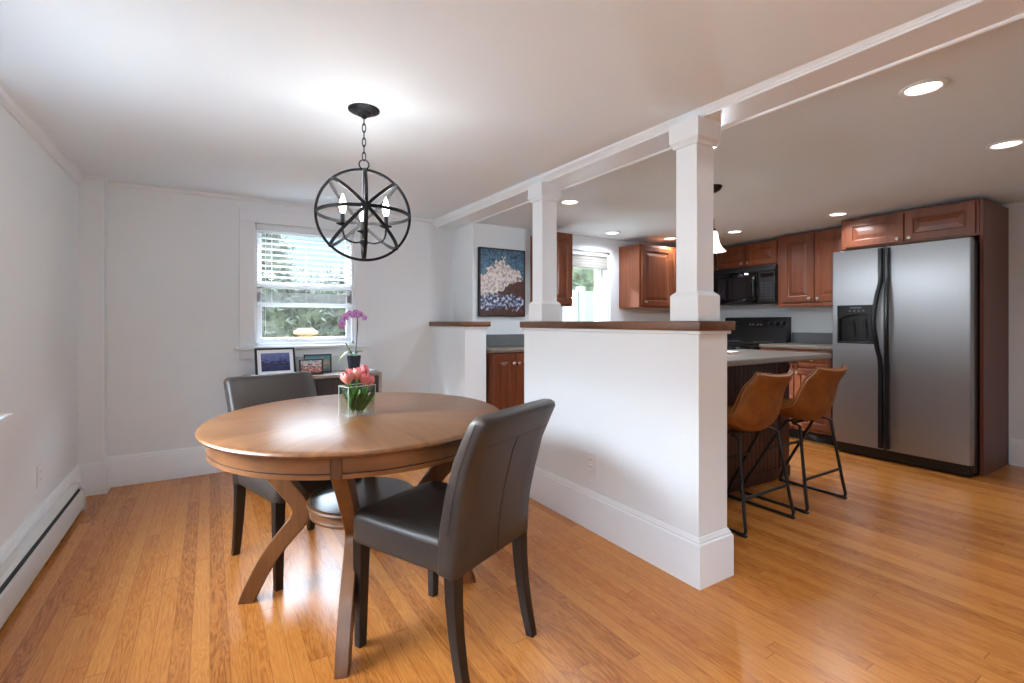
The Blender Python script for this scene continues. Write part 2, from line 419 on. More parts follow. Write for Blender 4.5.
    def ball(s, c, r, seg=12, mtx=None):
        b = bmesh.new(); bmesh.ops.create_uvsphere(b, u_segments=seg, v_segments=max(6, seg // 2), radius=1)
        rr = r if isinstance(r, (tuple, list)) else (r, r, r)
        for v in b.verts: v.co = Vector((c[0] + v.co.x * rr[0], c[1] + v.co.y * rr[1], c[2] + v.co.z * rr[2]))
        return s._merge(b, mtx)
    def build(s, name, m, parent=None, ang=38, subsurf=0, loc=None, rot=None):
        me = bpy.data.meshes.new(name)
        for f in s.bm.faces: f.smooth = True
        for e in s.bm.edges:
            if len(e.link_faces) > 2 or (len(e.link_faces) == 2 and e.calc_face_angle(0) > math.radians(ang)): e.smooth = False
        s.bm.to_mesh(me); s.bm.free(); me.materials.append(m)
        o = bpy.data.objects.new(name, me); COL.objects.link(o)
        if parent is not None: o.parent = parent
        if loc is not None: o.location = loc
        if rot is not None: o.rotation_euler = rot
        if subsurf:
            md = o.modifiers.new('smooth', 'SUBSURF'); md.levels = subsurf; md.render_levels = subsurf
        return o

def tag(o, label=None, cat=None, group=None, kind=None):
    if label: o['label'] = label
    if cat: o['category'] = cat
    if group: o['group'] = group
    if kind: o['kind'] = kind
    return o
def thing(name, label, cat, loc=(0, 0, 0), rz=0.0, group=None):
    o = bpy.data.objects.new(name, None); COL.objects.link(o); o.empty_display_size = .1
    o.location = loc; o.rotation_euler = (0, 0, rz)
    return tag(o, label, cat, group)
def struct(o): o['kind'] = 'structure'; return o
def dup(o, parent=None):
    c = o.copy(); COL.objects.link(c)
    if parent is not None: c.parent = parent
    for ch in list(o.children): dup(ch, c)
    return c
def spline(pts, n=6):
    """Catmull-Rom through points (tuples of any length)"""
    out = []; N = len(pts)
    for i in range(N - 1):
        p0, p1, p2, p3 = pts[max(i - 1, 0)], pts[i], pts[i + 1], pts[min(i + 2, N - 1)]
        for k in range(n):
            t = k / n
            out.append(tuple(.5 * (2 * b + (c - a) * t + (2 * a - 5 * b + 4 * c - d) * t * t + (3 * b - a - 3 * c + d) * t ** 3) for a, b, c, d in zip(p0, p1, p2, p3)))
    out.append(tuple(pts[-1])); return out

# ------------------------------------------------------------------ room shell
XL, XR, YB, YK, YR = -.74, 5.49, 4.35, 3.92, -2.6
def cz(y): return 2.08 + (y - 1.0) * .015          # dining ceiling, dips slightly towards the front
def kz(y): return 2.13 - .02 * y                   # kitchen ceiling

struct(MB().box(XL - .15, XR + .15, YR - .15, YB + .15, -.08, 0).build('floor', MFLOOR))
m = MB(); m.loft([[Vector((x, y, cz(y) + dz)) for x, dz in ((XL - .15, 0), (1.95, 0), (1.95, .12), (XL - .15, .12))] for y in (YR - .15, YB + .15)])
struct(m.build('ceiling', MCEIL))
m = MB(); m.loft([[Vector((x, y, kz(y) + dz)) for x, dz in ((1.95, 0), (XR + .15, 0), (XR + .15, .12), (1.95, .12))] for y in (YR - .15, YB + .15)])
struct(m.build('ceiling', MKCEIL))

def wall_with_hole(name, axis, p0, p1, a0, a1, h0, h1, zt, m=MW):
    """wall slab between p0..p1 on its thin axis, running a0..a1, holes [(a, b, z0, z1)]"""
    b = MB()
    def bx(u0, u1, z0, z1):
        if u1 - u0 < 1e-4 or z1 - z0 < 1e-4: return
        if axis == 'Y': b.box(u0, u1, p0, p1, z0, z1)
        else: b.box(p0, p1, u0, u1, z0, z1)
    holes = sorted(h0); cur = a0
    for (u0, u1, z0, z1) in holes:
        bx(cur, u0, 0, zt); bx(u0, u1, 0, z0); bx(u0, u1, z1, zt); cur = u1
    bx(cur, a1, 0, zt)
    return struct(b.build(name, m))
W1 = (.30, 1.075, .960, 1.938)                     # dining window opening
W2 = (3.03, 3.685, 1.02, 1.895)                      # kitchen window opening
W3 = (1.62, 2.69, .775, 1.93)                      # left wall window opening (Y range)
W6 = (-1.1, .3, .95, 1.95)                         # added left wall opening, unseen, lets in fill light
wall_with_hole('wall_back', 'Y', YB, YB + .14, XL - .15, 2.02, [W1], None, 2.2)
struct(MB().box(2.02, 2.16, YK + .15, YB + .14, 0, 2.2).build('wall_return', MW))
wall_with_hole('wall_kitchen_back', 'Y', YK, YK + .15, 2.02, XR + .15, [W2], None, 2.2)
wall_with_hole('wall_left', 'X', XL - .14, XL, YR - .15, YB, [W6, W3], None, 2.2)
wall_with_hole('wall_right', 'X', XR, XR + .14, YR - .15, YK, [], None, 2.2)
wall_with_hole('wall_rear', 'Y', YR - .14, YR, XL, XR, [], None, 2.2)
struct(MB().box(1.86, 2.02, YR, -.05, 0, 2.2).build('wall_light_block', MW))  # unseen partition, added to keep light off the kitchen floor
struct(MB().box(XL, -.605, 4.22, YB, 0, 2.2).build('wall_corner_pilaster', MW))

# baseboards: plinth with an ogee cap
BBP = [(0, 0), (.02, 0), (.02, .178), (.017, .186), (.012, .19), (.012, .197), (.007, .205), (.004, .213), (0, .213)]
def bb(name, pts):
    """pts: polyline walked so that the room lies to the right of the direction; mitred corners"""
    m = MB(); rings = []
    P = [Vector((x, y)) for x, y in pts]
    for i, p in enumerate(P):
        d0 = (P[i] - P[i - 1]).normalized() if i else None
        d1 = (P[i + 1] - P[i]).normalized() if i < len(P) - 1 else None
        n0 = Vector((d0.y, -d0.x)) if d0 else None; n1 = Vector((d1.y, -d1.x)) if d1 else None
        if n0 is None: q = n1
        elif n1 is None: q = n0
        else: q = (n0 + n1) / (1 + n0.dot(n1))
        rings.append([Vector((p.x + q.x * u, p.y + q.y * u, z)) for u, z in BBP])
    m.loft(rings)
    return struct(m.build(name, MTRIM, ang=25))
bb('baseboard_left', [(XL, YR), (XL, 4.22), (-.605, 4.22), (-.605, YB), (1.8, YB)])
bb('baseboard_right', [(XR, 1.195), (XR, YR)])
bb('baseboard_partition', [(2.0, 2.735), (1.80, 2.735), (1.80, 1.358), (2.0, 1.358), (2.0, 1.98)])
bb('baseboard_stub', [(1.80, YB), (1.80, 3.63), (2.0, 3.63)])

# crown trims
m = MB()
m.prism([(XL, 2.2), (XL, 2.055), (XL + .010, 2.055), (XL + .014, 2.067), (XL + .022, 2.072), (XL + .030, 2.090), (XL + .034, 2.2)], 'Y', YR, 4.22)
struct(m.build('trim_1', MTRIM, ang=20))
m = MB(); m.prism([(YB, 2.2), (YB, 2.102), (YB - .01, 2.102), (YB - .018, 2.112), (YB - .02, 2.2)], 'X', -.605, 1.84)
m.box(XL, -.595, 4.205, YB, 2.10, 2.2, .004)
struct(m.build('trim_2', MTRIM, ang=20))

# ceiling beam on the columns
struct(MB().box(1.842, 2.02, YR, YB, 2.05, 2.2).build('ceiling_beam', MTRIM))
m = MB()
m.prism([(1.842, 2.2), (1.842, 2.05), (1.838, 2.05), (1.838, 2.058), (1.833, 2.061), (1.833, 2.066), (1.828, 2.072), (1.818, 2.079), (1.814, 2.083), (1.814, 2.2)], 'Y', YR, YB)
struct(m.build('trim_3', MTRIM, ang=18))
m = MB(); m.prism([(2.012, 2.06), (2.012, 2.046), (2.018, 2.040), (2.027, 2.040), (2.033, 2.046), (2.033, 2.2), (2.012, 2.2)], 'Y', YR, YK)
struct(m.build('trim_4', MTRIM, ang=60))

# half walls
def half_wall(name, y0, y1):
    m = MB(); m.box(1.80, 2.0, y0, y1, 0, 1.112)
    m.box(1.786, 2.014, y0 - .014, y1 + (.014 if y1 < 4 else 0), 1.096, 1.112, .005, 2)
    return struct(m.build(name, MW))
half_wall('wall_partition', 1.358, 2.735)
half_wall('wall_partition_stub', 3.63, YB)
tag(MB().box(1.774, 2.03, 1.335, 2.752, 1.112, 1.154, .004, 2).build('ledge', MCAP), 'long dark wooden ledge capping the half wall under the two columns', 'ledge')
tag(MB().box(1.774, 2.03, 3.60, YB, 1.112, 1.154, .004, 2).build('ledge', MCAP), 'short dark wooden ledge capping the stub wall left of the painting', 'ledge')

def column(label, y0):
    t = thing('column', label, 'column', (1.80, y0, 1.154))
    m = MB(); m.box(0, .155, 0, .152, 0, .115, .002)
    m.loft([[Vector((a, b, z)) for a, b in ((i, i), (.155 - i, i), (.155 - i, .152 - i), (i, .152 - i))] for z, i in ((.113, 0), (.123, .008), (.131, .018), (.135, .019))])
    m.build('base', MTRIM, t, ang=20)
    MB().box(.019, .136, .019, .133, .13, .80, .002).build('shaft', MTRIM, t)
    m = MB(); m.box(.008, .147, .008, .144, .785, .800, .002)
    m.loft([[Vector((a, b, z)) for a, b in ((i, i), (.155 - i, i), (.155 - i, .152 - i), (i, .152 - i))] for z, i in ((.800, .008), (.808, .002), (.812, -.002), (.815, -.002), (.896, -.002))])
    m.build('capital', MTRIM, t, ang=20)
    return t
column('white square column on the near end of the half wall ledge', 1.362)
column('white square column on the far end of the half wall ledge', 2.532)

# ------------------------------------------------------------------ dining window
def window(name, axis, wall, o, thick, cas, mull, side=-1):
    """frame, sashes and glass in the opening o=(a0,a1,z0,z1); side -1: the room lies at smaller coordinate"""
    a0, a1, z0, z1 = o
    def P(m, u0, u1, d0, d1, zz0, zz1, bev=0.0):     # d: depth measured outwards from the wall's room face
        if axis == 'Y': m.box(u0, u1, wall + d0, wall + d1, zz0, zz1, bev)
        else: m.box(wall - d1, wall - d0, u0, u1, zz0, zz1, bev)
    f = MB(); j = .02
    P(f, a0, a0 + j, 0, thick, z0, z1); P(f, a1 - j, a1, 0, thick, z0, z1); P(f, a0, a1, 0, thick, z0, z0 + j); P(f, a0, a1, 0, thick, z1 - j, z1)
    r = struct(f.build(name, MVINYL))
    zm = (z0 + z1) / 2
    sashes = [(a0 + j, a1 - j, z0 + j, zm + .02, .045), (a0 + j, a1 - j, zm - .02, z1 - j, .08)]
    if mull: sashes = [(a0 + j, mull + .02, z0 + j, z1 - j, .05), (mull - .005, a1 - j, z0 + j, z1 - j, .085)]
    for k, (l0, l1, q0, q1, d) in enumerate(sashes):
        s = MB(); w = .035 if not mull else .026
        P(s, l0, l0 + w, d, d + .03, q0, q1, .003); P(s, l1 - w, l1, d, d + .03, q0, q1, .003)
        P(s, l0 + w, l1 - w, d, d + .03, q0, q0 + w, .003); P(s, l0 + w, l1 - w, d, d + .03, q1 - w, q1, .003)
        so = s.build('sash', MVINYL, r)
        g = MB(); P(g, l0 + w, l1 - w, d + .012, d + .018, q0 + w, q1 - w); g.build('pane', MGLASS, so)
    c = MB(); w = cas
    P(c, a0 - w, a0, -.018, 0, z0 - .0, z1, .002); P(c, a1, a1 + w, -.018, 0, z0 - .0, z1, .002)
    P(c, a0 - w, a1 + w, -.018, 0, z1, min(z1 + w, 2.15), .002)
    c.build('window_casing', MTRIM, r)
    st = MB(); P(st, a0 - w - .035, a1 + w + .035, -.05, .04, z0 - .032, z0 - .002, .006); st.build('window_sill', MTRIM, r)
    ap = MB(); P(ap, a0 - w, a1 + w, -.016, 0, z0 - .105, z0 - .032, .002); ap.build('window_apron', MTRIM, r)
    return r
window('window_1', 'Y', YB, W1, .14, .105, None)
window('window_2', 'Y', YK, W2, .15, .045, 3.575)
window('window_3', 'X', XL, W3, .14, .075, None)
window('fill_window', 'X', XL, W6, .14, .075, None)  # frame of the added, unseen fill opening
# ------------------------------------------------------------------ blinds
def blind():
    a0, a1 = .316, 1.058; y = YB + .02
    t = thing('window_blind', 'white horizontal slat blind half lowered in the dining room window', 'blind', (0, 0, 0))
    m = MB(); m.box(a0 - .006, a1 + .006, y - .034, y + .02, 1.887, 1.936, .004); m.build('valance', MBLIND, t)
    z = 1.872; k = 0
    while z > 1.40:
        m = MB(); m.box(a0, a1, -.024, .024, -.0016, .0016)
        m.build('slat', MBLIND, t, loc=(0, y, z), rot=(math.radians(-9), 0, 0)); z -= .0445
    for q in range(8):
        m = MB(); m.box(a0, a1, y - .024, y + .024, -.0016, .0016, mtx=None)
        m.build('slat', MBLIND, t, loc=(0, 0, 1.318 + q * .0095))
    m = MB(); m.box(a0, a1, y - .026, y + .026, 1.272, 1.310, .006, 2); m.build('bottom_rail', MBLIND, t)
    for x in (a0 + .11, (a0 + a1) / 2, a1 - .11):
        m = MB(); m.tube([(x, y - .026, 1.90), (x, y - .026, 1.30)], .0014, 5); m.tube([(x, y + .026, 1.90), (x, y + .026, 1.30)], .0014, 5)
        m.build('ladder_cord', MBLIND, t)
    m = MB(); m.tube([(a0 + .06, y - .04, 1.90), (a0 + .06, y - .042, 1.05)], .0015, 5); m.build('lift_cord', MBLIND, t)
blind()
t = thing('roman_shade', 'grey woven shade drawn up at the top of the kitchen window', 'shade', (0, 0, 0))
m = MB()
for q in range(5): m.box(W2[0] + .024, W2[1] - .024, YK - .004 + .004 * q, YK + .03, 1.72 + .026 * q, 1.752 + .026 * q, .004, 2)
m.build('folds', MSHADE, t)
m = MB(); m.box(W2[0] + .024, W2[1] - .024, YK + .0, YK + .034, 1.85, 1.878, .003); m.build('headrail', MVINYL, t)

# ------------------------------------------------------------------ baseboard heater
t = thing('baseboard_heater', 'long white metal baseboard heater along the foot of the left wall', 'heater', (XL + .021, 0, 0))
Y0, Y1 = .3, 3.93
m = MB(); m.prism([(0, .025), (0, .165), (.036, .165), (.036, .162), (.003, .158), (.003, .025)], 'Y', Y0, Y1); m.build('back_plate', MHEAT, t)
m = MB(); m.prism([(.036, .165), (.0475, .1505), (.0455, .149), (.034, .162)], 'Y', Y0, Y1); m.build('damper', MHEAT, t)
m = MB(); m.prism([(.0555, .1325), (.066, .117), (.066, .022), (.063, .022), (.063, .115), (.053, .131)], 'Y', Y0, Y1); m.build('front_panel', MHEAT, t)
m = MB(); m.prism([(.004, .03), (.004, .150), (.034, .150), (.048, .127), (.060, .112), (.060, .03)], 'Y', Y0, Y1 - .004); m.build('fin_element', MBLACK, t)
m = MB(); m.prism([(0, .0), (0, .168), (.038, .168), (.069, .120), (.069, .0)], 'Y', Y1 - .03, Y1 + .005); m.build('end_cap', MHEAT, t)

# ------------------------------------------------------------------ outlets
def outlet(label, loc, rz):
    t = thing('wall_outlet', label, 'outlet', loc, rz)          # local: plate faces -Y
    m = MB(); m.box(-.035, .035, -.006, 0, -.057, .057, .002); m.build('plate', MVINYL, t)
    for z in (-.02, .02):
        m = MB(); m.box(-.0165, .0165, -.0085, -.004, z - .0135, z + .0135, .003); r = m.build('receptacle', MTRIM, t)
        for x in (-.006, .006):
            m = MB(); m.box(x - .0011, x + .0011, -.0088, -.008, z - .002, z + .006); m.build('slot', MBLACK, r)
outlet('white duplex outlet on the half wall above its baseboard', (1.80, 2.054, .366), -PI / 2)
outlet('white duplex outlet on the left wall above the heater', (XL, 3.365, .367), PI / 2)

# ------------------------------------------------------------------ painting
t = thing('painting', 'dark framed abstract painting of white spray over brown rocks on the kitchen wall', 'painting', (2.318, YK, 1.517))
w, h = .246, .315
m = MB()
for q in ((-w, -w + .010, -h, h), (w - .010, w, -h, h), (-w, w, -h, -h + .010), (-w, w, h - .010, h)): m.box(q[0], q[1], -.042, 0, q[2], q[3], .0015)
m.build('frame', MBLKMETAL, t)
m = MB(); m.box(-w + .012, w - .012, -.034, -.004, -h + .012, h - .012); m.build('canvas', painting_mat(), t)

# ------------------------------------------------------------------ dining table
TC = (.555, 2.105)
t = thing('dining_table', 'round brown wooden pedestal dining table with curved legs and a lower shelf', 'table', (TC[0], TC[1], 0), math.radians(-22))
R0 = .622
m = MB(); m.lathe([(0, .738), (R0 - .016, .738), (R0 - .004, .742), (R0, .749), (R0 - .003, .755), (R0 - .012, .7585), (R0 - .020, .7590), (R0 - .026, .7605), (0, .7605)], seg=128)
m.build('tabletop', MTOP, t, ang=50)
m = MB(); RA = .588
m.lathe([(RA - .022, .738), (RA, .738), (RA, .688), (RA - .003, .6865), (RA - .003, .684), (RA + .001, .682), (RA + .001, .668), (RA - .022, .668)], seg=128, cap=False)
m.lathe([(RA - .022, .668), (RA - .022, .738)], seg=128, cap=False)
ap = m.build('apron', MAPRON, t, ang=50)
m = MB(); m.lathe([(RA + .0006, .6870), (RA + .0012, .6850), (RA + .0006, .6830)], seg=128, cap=False); m.build('bead', MGROOVE, ap)
m = MB(); RS = .232
m.lathe([(0, .352), (RS - .02, .352), (RS - .012, .356), (RS - .010, .366), (RS - .012, .369), (RS - .012, .394), (RS - .002, .398), (RS, .404), (RS - .003, .411), (RS - .012, .4145), (0, .4145)], seg=80)
sh_ = m.build('lower_shelf', MTABLE, t, ang=40)
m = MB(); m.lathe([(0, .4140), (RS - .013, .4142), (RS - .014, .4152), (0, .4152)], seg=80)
m.build('shelf_shade', wood('shaded_glossy_walnut', (50, 40, 34), (74, 62, 54), .2, 'X', 6), sh_)  # walnut darkened for the shade under the table, with more gloss
path = spline([(.480, 0), (.447, .07), (.385, .18), (.312, .272), (.266, .326), (.258, .380), (.300, .445), (.395, .553), (.505, .668)], 6)
def legmesh():
    m = MB(); rings = []
    n = len(path)
    for i, (r, z) in enumerate(path):
        a, b = path[max(i - 1, 0)], path[min(i + 1, n - 1)]
        tx, tz = b[0] - a[0], b[1] - a[1]; L = math.hypot(tx, tz); nx, nz = tz / L, -tx / L
        f = i / (n - 1); w = .5 * (.060 + .012 * min(1, f * 2.2)); hw = .024 + .004 * f
        if i == 0: nx, nz = 1, 0
        if i == n - 1: nx, nz = 1, 0; w *= 1.1
        c = .004
        rings.append([Vector((r + nx * u, v, z + nz * u)) for u, v in ((-w + c, -hw), (w - c, -hw), (w, -hw + c), (w, hw - c), (w - c, hw), (-w + c, hw), (-w, hw - c), (-w, -hw + c))])
    m.loft(rings); return m
for k in range(4):
    lg = legmesh().build('leg', MTABLE, t, rot=(0, 0, k * PI / 2))
    m = MB(); m.box(RA - .004, RA + .007, -.018, .018, .667, .737, .002); m.build('apron_block', MTABLE, ap, rot=(0, 0, k * PI / 2))

t.scale = (.955, 1.03, 1)
# ------------------------------------------------------------------ dining chairs (local: faces +Y, origin under the seat middle)
def make_chair(label):
    t = thing('dining_chair', label, 'chair', group=None)
    # seat
    m = MB(); rings = []
    W, D0, D1 = .215, -.20, .25
    def rr(z, inset, dome=0):
        pts = []; r = .03
        x, y0, y1 = W - inset, D0 + inset, D1 - inset
        for cx, cy, a0 in ((x - r, y1 - r, 0), (-x + r, y1 - r, 90), (-x + r, y0 + r, 180), (x - r, y0 + r, 270)):
            for q in range(4):
                a = math.radians(a0 + q * 30); pts.append(Vector((cx + r * math.cos(a), cy + r * math.sin(a), z)))
        return pts
    for z, ins in ((.372, .006), (.376, .002), (.40, .0), (.455, .0), (.470, .004), (.480, .014), (.486, .035), (.490, .08), (.491, .14)): rings.append(rr(z, ins))
    m.loft(rings); st = m.build('seat', MLEATHER, t, ang=60)
    m = MB(); m.tube([Vector((p.x * 1.0, p.y, .4515)) for p in rr(.4515, -.0006)], .0016, 5, loop=True); m.build('welt', MLEATHER, st)
    # backrest: loft of rounded rectangles up a reclining curve
    prof = [(-.232, .366), (-.233, .372), (-.236, .45), (-.243, .52), (-.264, .62), (-.294, .73), (-.330, .81), (-.348, .848), (-.353, .863), (-.355, .871)]
    m = MB(); rings = []
    for i, (yr, z) in enumerate(prof):
        th = .080 - .014 * max(0, (z - .45) / .45); ins = 0
        if i == 0: ins = .006
        if i == len(prof) - 2: ins = .006
        if i == len(prof) - 1: ins = .016
        w = .218 + (.004 if z > .6 else 0) - ins; r = .016; bulge = .010 if z > .45 else .002
        y0, y1 = yr + ins, yr + th - ins
        pts = []
        N = 6
        for q in range(N + 1):                         # back face, left to right
            x = -w + r + (2 * w - 2 * r) * q / N; pts.append(Vector((x, y0 - bulge * (1 - (x / w) ** 2) * .6, z)))
        pts.append(Vector((w - r * .3, y0 + r * .3, z))); pts.append(Vector((w, y0 + r, z))); pts.append(Vector((w, y1 - r, z))); pts.append(Vector((w - r * .3, y1 - r * .3, z)))
        for q in range(N + 1):
            x = w - r - (2 * w - 2 * r) * q / N; pts.append(Vector((x, y1 + .004 * (1 - (x / w) ** 2), z)))
        pts.append(Vector((-w + r * .3, y1 - r * .3, z))); pts.append(Vector((-w, y1 - r, z))); pts.append(Vector((-w, y0 + r, z))); pts.append(Vector((-w + r * .3, y0 + r * .3, z)))
        rings.append(pts)
    m.loft(rings); bk = m.build('backrest', MLEATHER, t, ang=60)
    def back_y(z):
        for a, b in zip(prof, prof[1:]):
            if a[1] <= z <= b[1]: return a[0] + (b[0] - a[0]) * (z - a[1]) / (b[1] - a[1])
        return prof[-1][0]
    zs = .775; m = MB()
    m.tube([Vector((x / 10 * .2, back_y(zs) - .006 * (1 - (x / 10 * .2 / .222) ** 2) - .0004, zs)) for x in range(-10, 11)], .0018, 5)
    m.tube([Vector((0, back_y(z) - .0064, z)) for z in (.775, .73, .66, .6, .52, .45, .38)], .0014, 5)
    for s in (-1, 1): m.tube([Vector((s * .2225, back_y(z) + .034, z)) for z in (.5, .6, .7, .8, .85)], .0012, 5)
    m.build('stitching', MLEATHER, bk)
    # legs
    def leg(x, y, back):
        m = MB(); rings = []
        for f in (0, .25, .5, .75, 1.0):
            z = .38 * (1 - f); hw = .0225 - .0065 * f
            yy = y - (.052 * f ** 2 if back else -.004 * f); xx = x * (1 + .01 * f)
            c = .003
            rings.append([Vector((xx + a, yy + b, z)) for a, b in ((-hw + c, -hw), (hw - c, -hw), (hw, -hw + c), (hw, hw - c), (hw - c, hw), (-hw + c, hw), (-hw, hw - c), (-hw, -hw + c))])
        m.loft(rings); m.build('leg', MESPRESSO, t)
    leg(-.188, .220, 0); leg(.188, .220, 0); leg(-.19, -.205, 1); leg(.19, -.205, 1)
    return t
chA = make_chair('grey leather dining chair in front of the round table, its back to us')
chA.location = (.722, 1.630, 0); chA.rotation_euler.z = math.radians(25)
chB = dup(chA); chB['label'] = 'grey leather dining chair behind the round table by the window, facing us'
chB.location = (.366, 2.575, 0); chB.rotation_euler.z = math.radians(197)
for c in (chA, chB): c['group'] = 'grey leather chairs at the round table'

# ------------------------------------------------------------------ vase of tulips
VZ = .7607
t = thing('glass_vase', 'clear square glass vase holding pink tulips on the round table', 'vase', (.525, 2.072, VZ), math.radians(17))
w, d, h, th = .064, .038, .124, .006
def vase_wall():
    m = MB()
    out = [(-w, -d), (w, -d), (w, d), (-w, d)]; inn = [(-w + th, -d + th), (w - th, -d + th), (w - th, d - th), (-w + th, d - th)]
    rings = [[Vector((x, y, z)) for x, y in out] for z in (0, h)] + [[Vector((x, y, z)) for x, y in inn] for z in (h, .012)]
    m.loft(rings); return m
vase_wall().build('glass_body', MVASE, t)
m = MB()
for sx in (-1, 1):
    for sy in (-1, 1): m.tube([(sx * (w - .001), sy * (d - .001), 0), (sx * (w - .001), sy * (d - .001), h)], .0016, 5)
m.tube([(-w, -d, h), (w, -d, h), (w, d, h), (-w, d, h)], .0016, 5, loop=True)
m.build('rim', mat('glass_edge', (196, 214, 206), .1, spec=.8), t)
m = MB(); m.box(-w + th + .001, w - th - .001, -d + th + .001, d - th - .001, .0125, .062); m.build('water', MWATER, t)

RV = Matrix.Rotation(math.radians(16), 3, 'Z'); VC = Vector((.525, 2.072, VZ))
def tulip(label, head, base, mt, r=.021, hh=.05, openf=0.0, leaves=2, seed=0):
    rnd = random.Random(seed)
    hd = VC + RV @ Vector(head); bs = VC + RV @ Vector(base)
    t = thing('tulip', label, 'flower', bs, 0, 'pink tulips in the glass vase')
    hp = hd - bs; up = (hp - Vector((0, 0, .04))).normalized(); up = (up + Vector((0, 0, 1.2))).normalized()
    q = Vector((0, 0, 1)).rotation_difference(up).to_matrix().to_4x4()
    M0 = Matrix.Translation(hp) @ q
    bl = None
    for k in range(6):
        a0 = k * PI / 3 + rnd.random() * .3; inner = k % 2
        rr_ = r * (.88 if inner else 1.0); grid = []
        for i in range(8):
            f = i / 7; rad = rr_ * (.30 + .80 * math.sin(min(1, f * 1.25) * PI * .55)) * (1 + openf * f * .9) * (1 - .52 * f ** 2.5 * (1 - openf))
            wid = 1.15 * math.sin(PI * (.08 + .86 * f)) ** .7 * .62
            row = []
            for j in range(7):
                v = -1 + j / 3; a = a0 + v * wid * (1 if inner else 1.05)
                z = f * hh * (1.0 - .10 * v * v * f) * (1.03 if inner else 1)
                rj = rad * (1 - .08 * v * v)
                row.append(Vector((rj * math.cos(a), rj * math.sin(a), z)))
            grid.append(row)
        m = MB(); m.surf(grid, .0008, mtx=M0); m.build('petal', mt, t, ang=80)
    mid = hp * .5 + Vector((rnd.uniform(-.008, .008), rnd.uniform(-.008, .008), 0))
    pts = spline([tuple(Vector((0, 0, 0))), tuple(mid), tuple(hp + up * .003)], 6)
    m = MB(); m.tube(pts, .0032, 7); m.build('stem', MGREEN, t)
    for k in range(leaves):
        ax = rnd.uniform(-1, 1); L = rnd.uniform(.10, .135); a = rnd.uniform(0, 2 * PI)
        dirx = Vector((math.cos(a) * .032, math.sin(a) * .014, 0)); wv = Vector((-math.sin(a), math.cos(a), 0))
        grid = []
        for i in range(9):
            f = i / 8; p = Vector((0, 0, .004)) + (hp * .75) * f * .8 + dirx * (f ** 1.4) * 1.2 + Vector((0, 0, L * .12 * f)); hw = .017 * math.sin(PI * (.06 + .92 * f)) ** .8
            grid.append([p + wv * hw * s + dirx * (abs(s) * .12) for s in (-1, -.5, 0, .5, 1)])
        m = MB(); m.surf(grid, .0007); m.build('leaf', MDGREEN, t, ang=80)
    return t
tulip('widest pink tulip, open at the left of the vase', (-.050, -.012, .136), (-.02, .0, .0135), MPEACH, .026, .050, .25, 3, 1)
tulip('small pink tulip half hidden behind its open left neighbour', (-.026, .016, .150), (-.012, .012, .0135), MPINK, .017, .044, 0, 2, 2)
tulip('round pink tulip standing upright above the middle of the vase', (-.008, -.010, .148), (.0, -.008, .0135), MPEACH, .022, .050, .05, 3, 3)
tulip('tallest pink tulip at the back right of the bunch', (.036, .012, .156), (.016, .012, .0135), MPINK, .022, .050, 0, 2, 4)
tulip('narrow pink tulip between the middle and the tallest tulip', (.014, .018, .150), (.008, .016, .0135), MPINK, .017, .046, 0, 3, 5)
tulip('large pink tulip hanging low in front of the tallest tulip', (.022, -.020, .124), (.012, -.014, .0135), MPINK, .022, .052, .05, 4, 6)
tulip('lowest pink tulip, bending out over the right rim of the vase', (.050, -.012, .116), (.024, .0, .0135), MPINK, .018, .046, 0, 4, 7)

# ------------------------------------------------------------------ orb chandelier
CC = Vector((.583, 2.185, 0)); CZ = cz(2.185); SZ = 1.627; SR = .201
t = thing('chandelier', 'black iron orb chandelier with three lit candle bulbs over the round table', 'chandelier', (CC.x, CC.y, 0), math.atan2(-CC.x, CC.y) + .05)
# local: -Y points at the viewer's side of the room
m = MB(); m.lathe([(0, CZ), (.068, CZ), (.068, CZ - .006), (.055, CZ - .013), (.034, CZ - .018), (.030, CZ - .026), (.016, CZ - .030), (.010, CZ - .040), (0, CZ - .042)], seg=36); m.build('canopy', MIRON, t)
zt = CZ - .036; zb = SZ + SR + .045
n = 6; pitch = (zt - zb) / n; ch = None
for k in range(n):
    zc = zt - pitch * (k + .5); hl = pitch * .66; pts = []
    for q in range(14):
        a = 2 * PI * q / 14; u = .0075 * math.cos(a); v = hl * math.sin(a)
        pts.append(Vector((u, 0, zc + v)) if k % 2 else Vector((0, u, zc + v)))
    MB().tube(pts, .0021, 6, loop=True).build('chain_link', MIRON, t)
pts = [Vector((.021 * math.cos(2 * PI * q / 20), 0, SZ + SR + .024 + .021 * math.sin(2 * PI * q / 20))) for q in range(20)]
MB().tube(pts, .003, 7, loop=True).build('hanging_ring', MIRON, t)
def ringband(nrm, R, wid, th, name):
    """flat band ring in the plane with normal nrm"""
    nrm = Vector(nrm).normalized(); a = nrm.orthogonal().normalized(); b = nrm.cross(a); rings = []
    for q in range(72):
        u = a * math.cos(2 * PI * q / 72) + b * math.sin(2 * PI * q / 72); c = Vector((0, 0, SZ))
        rings.append([c + u * (R - th / 2) - nrm * wid / 2, c + u * (R + th / 2) - nrm * wid / 2, c + u * (R + th / 2) + nrm * wid / 2, c + u * (R - th / 2) + nrm * wid / 2])
    m = MB(); m.loft(rings, loop=True); return m.build(name, MIRON, t)
ringband((0, 1, 0), SR, .012, .011, 'orb_ring')
ringband((1, 0, 0), SR - .003, .013, .007, 'orb_ring')
ringband((0, .0, 1), SR - .003, .013, .007, 'orb_ring')
ringband((.7071, 0, .7071), SR - .003, .013, .007, 'orb_ring'); ringband((-.7071, 0, .7071), SR - .003, .013, .007, 'orb_ring')
for sx in (-1, 1):
    for sz in (-1, 1):
        p = Vector((sx * .7071 * SR, 0, SZ + sz * .7071 * SR)); m = MB(); m.ball(p, .0085, 10); m.build('rivet', MIRON, t)
HZ = SZ - .122
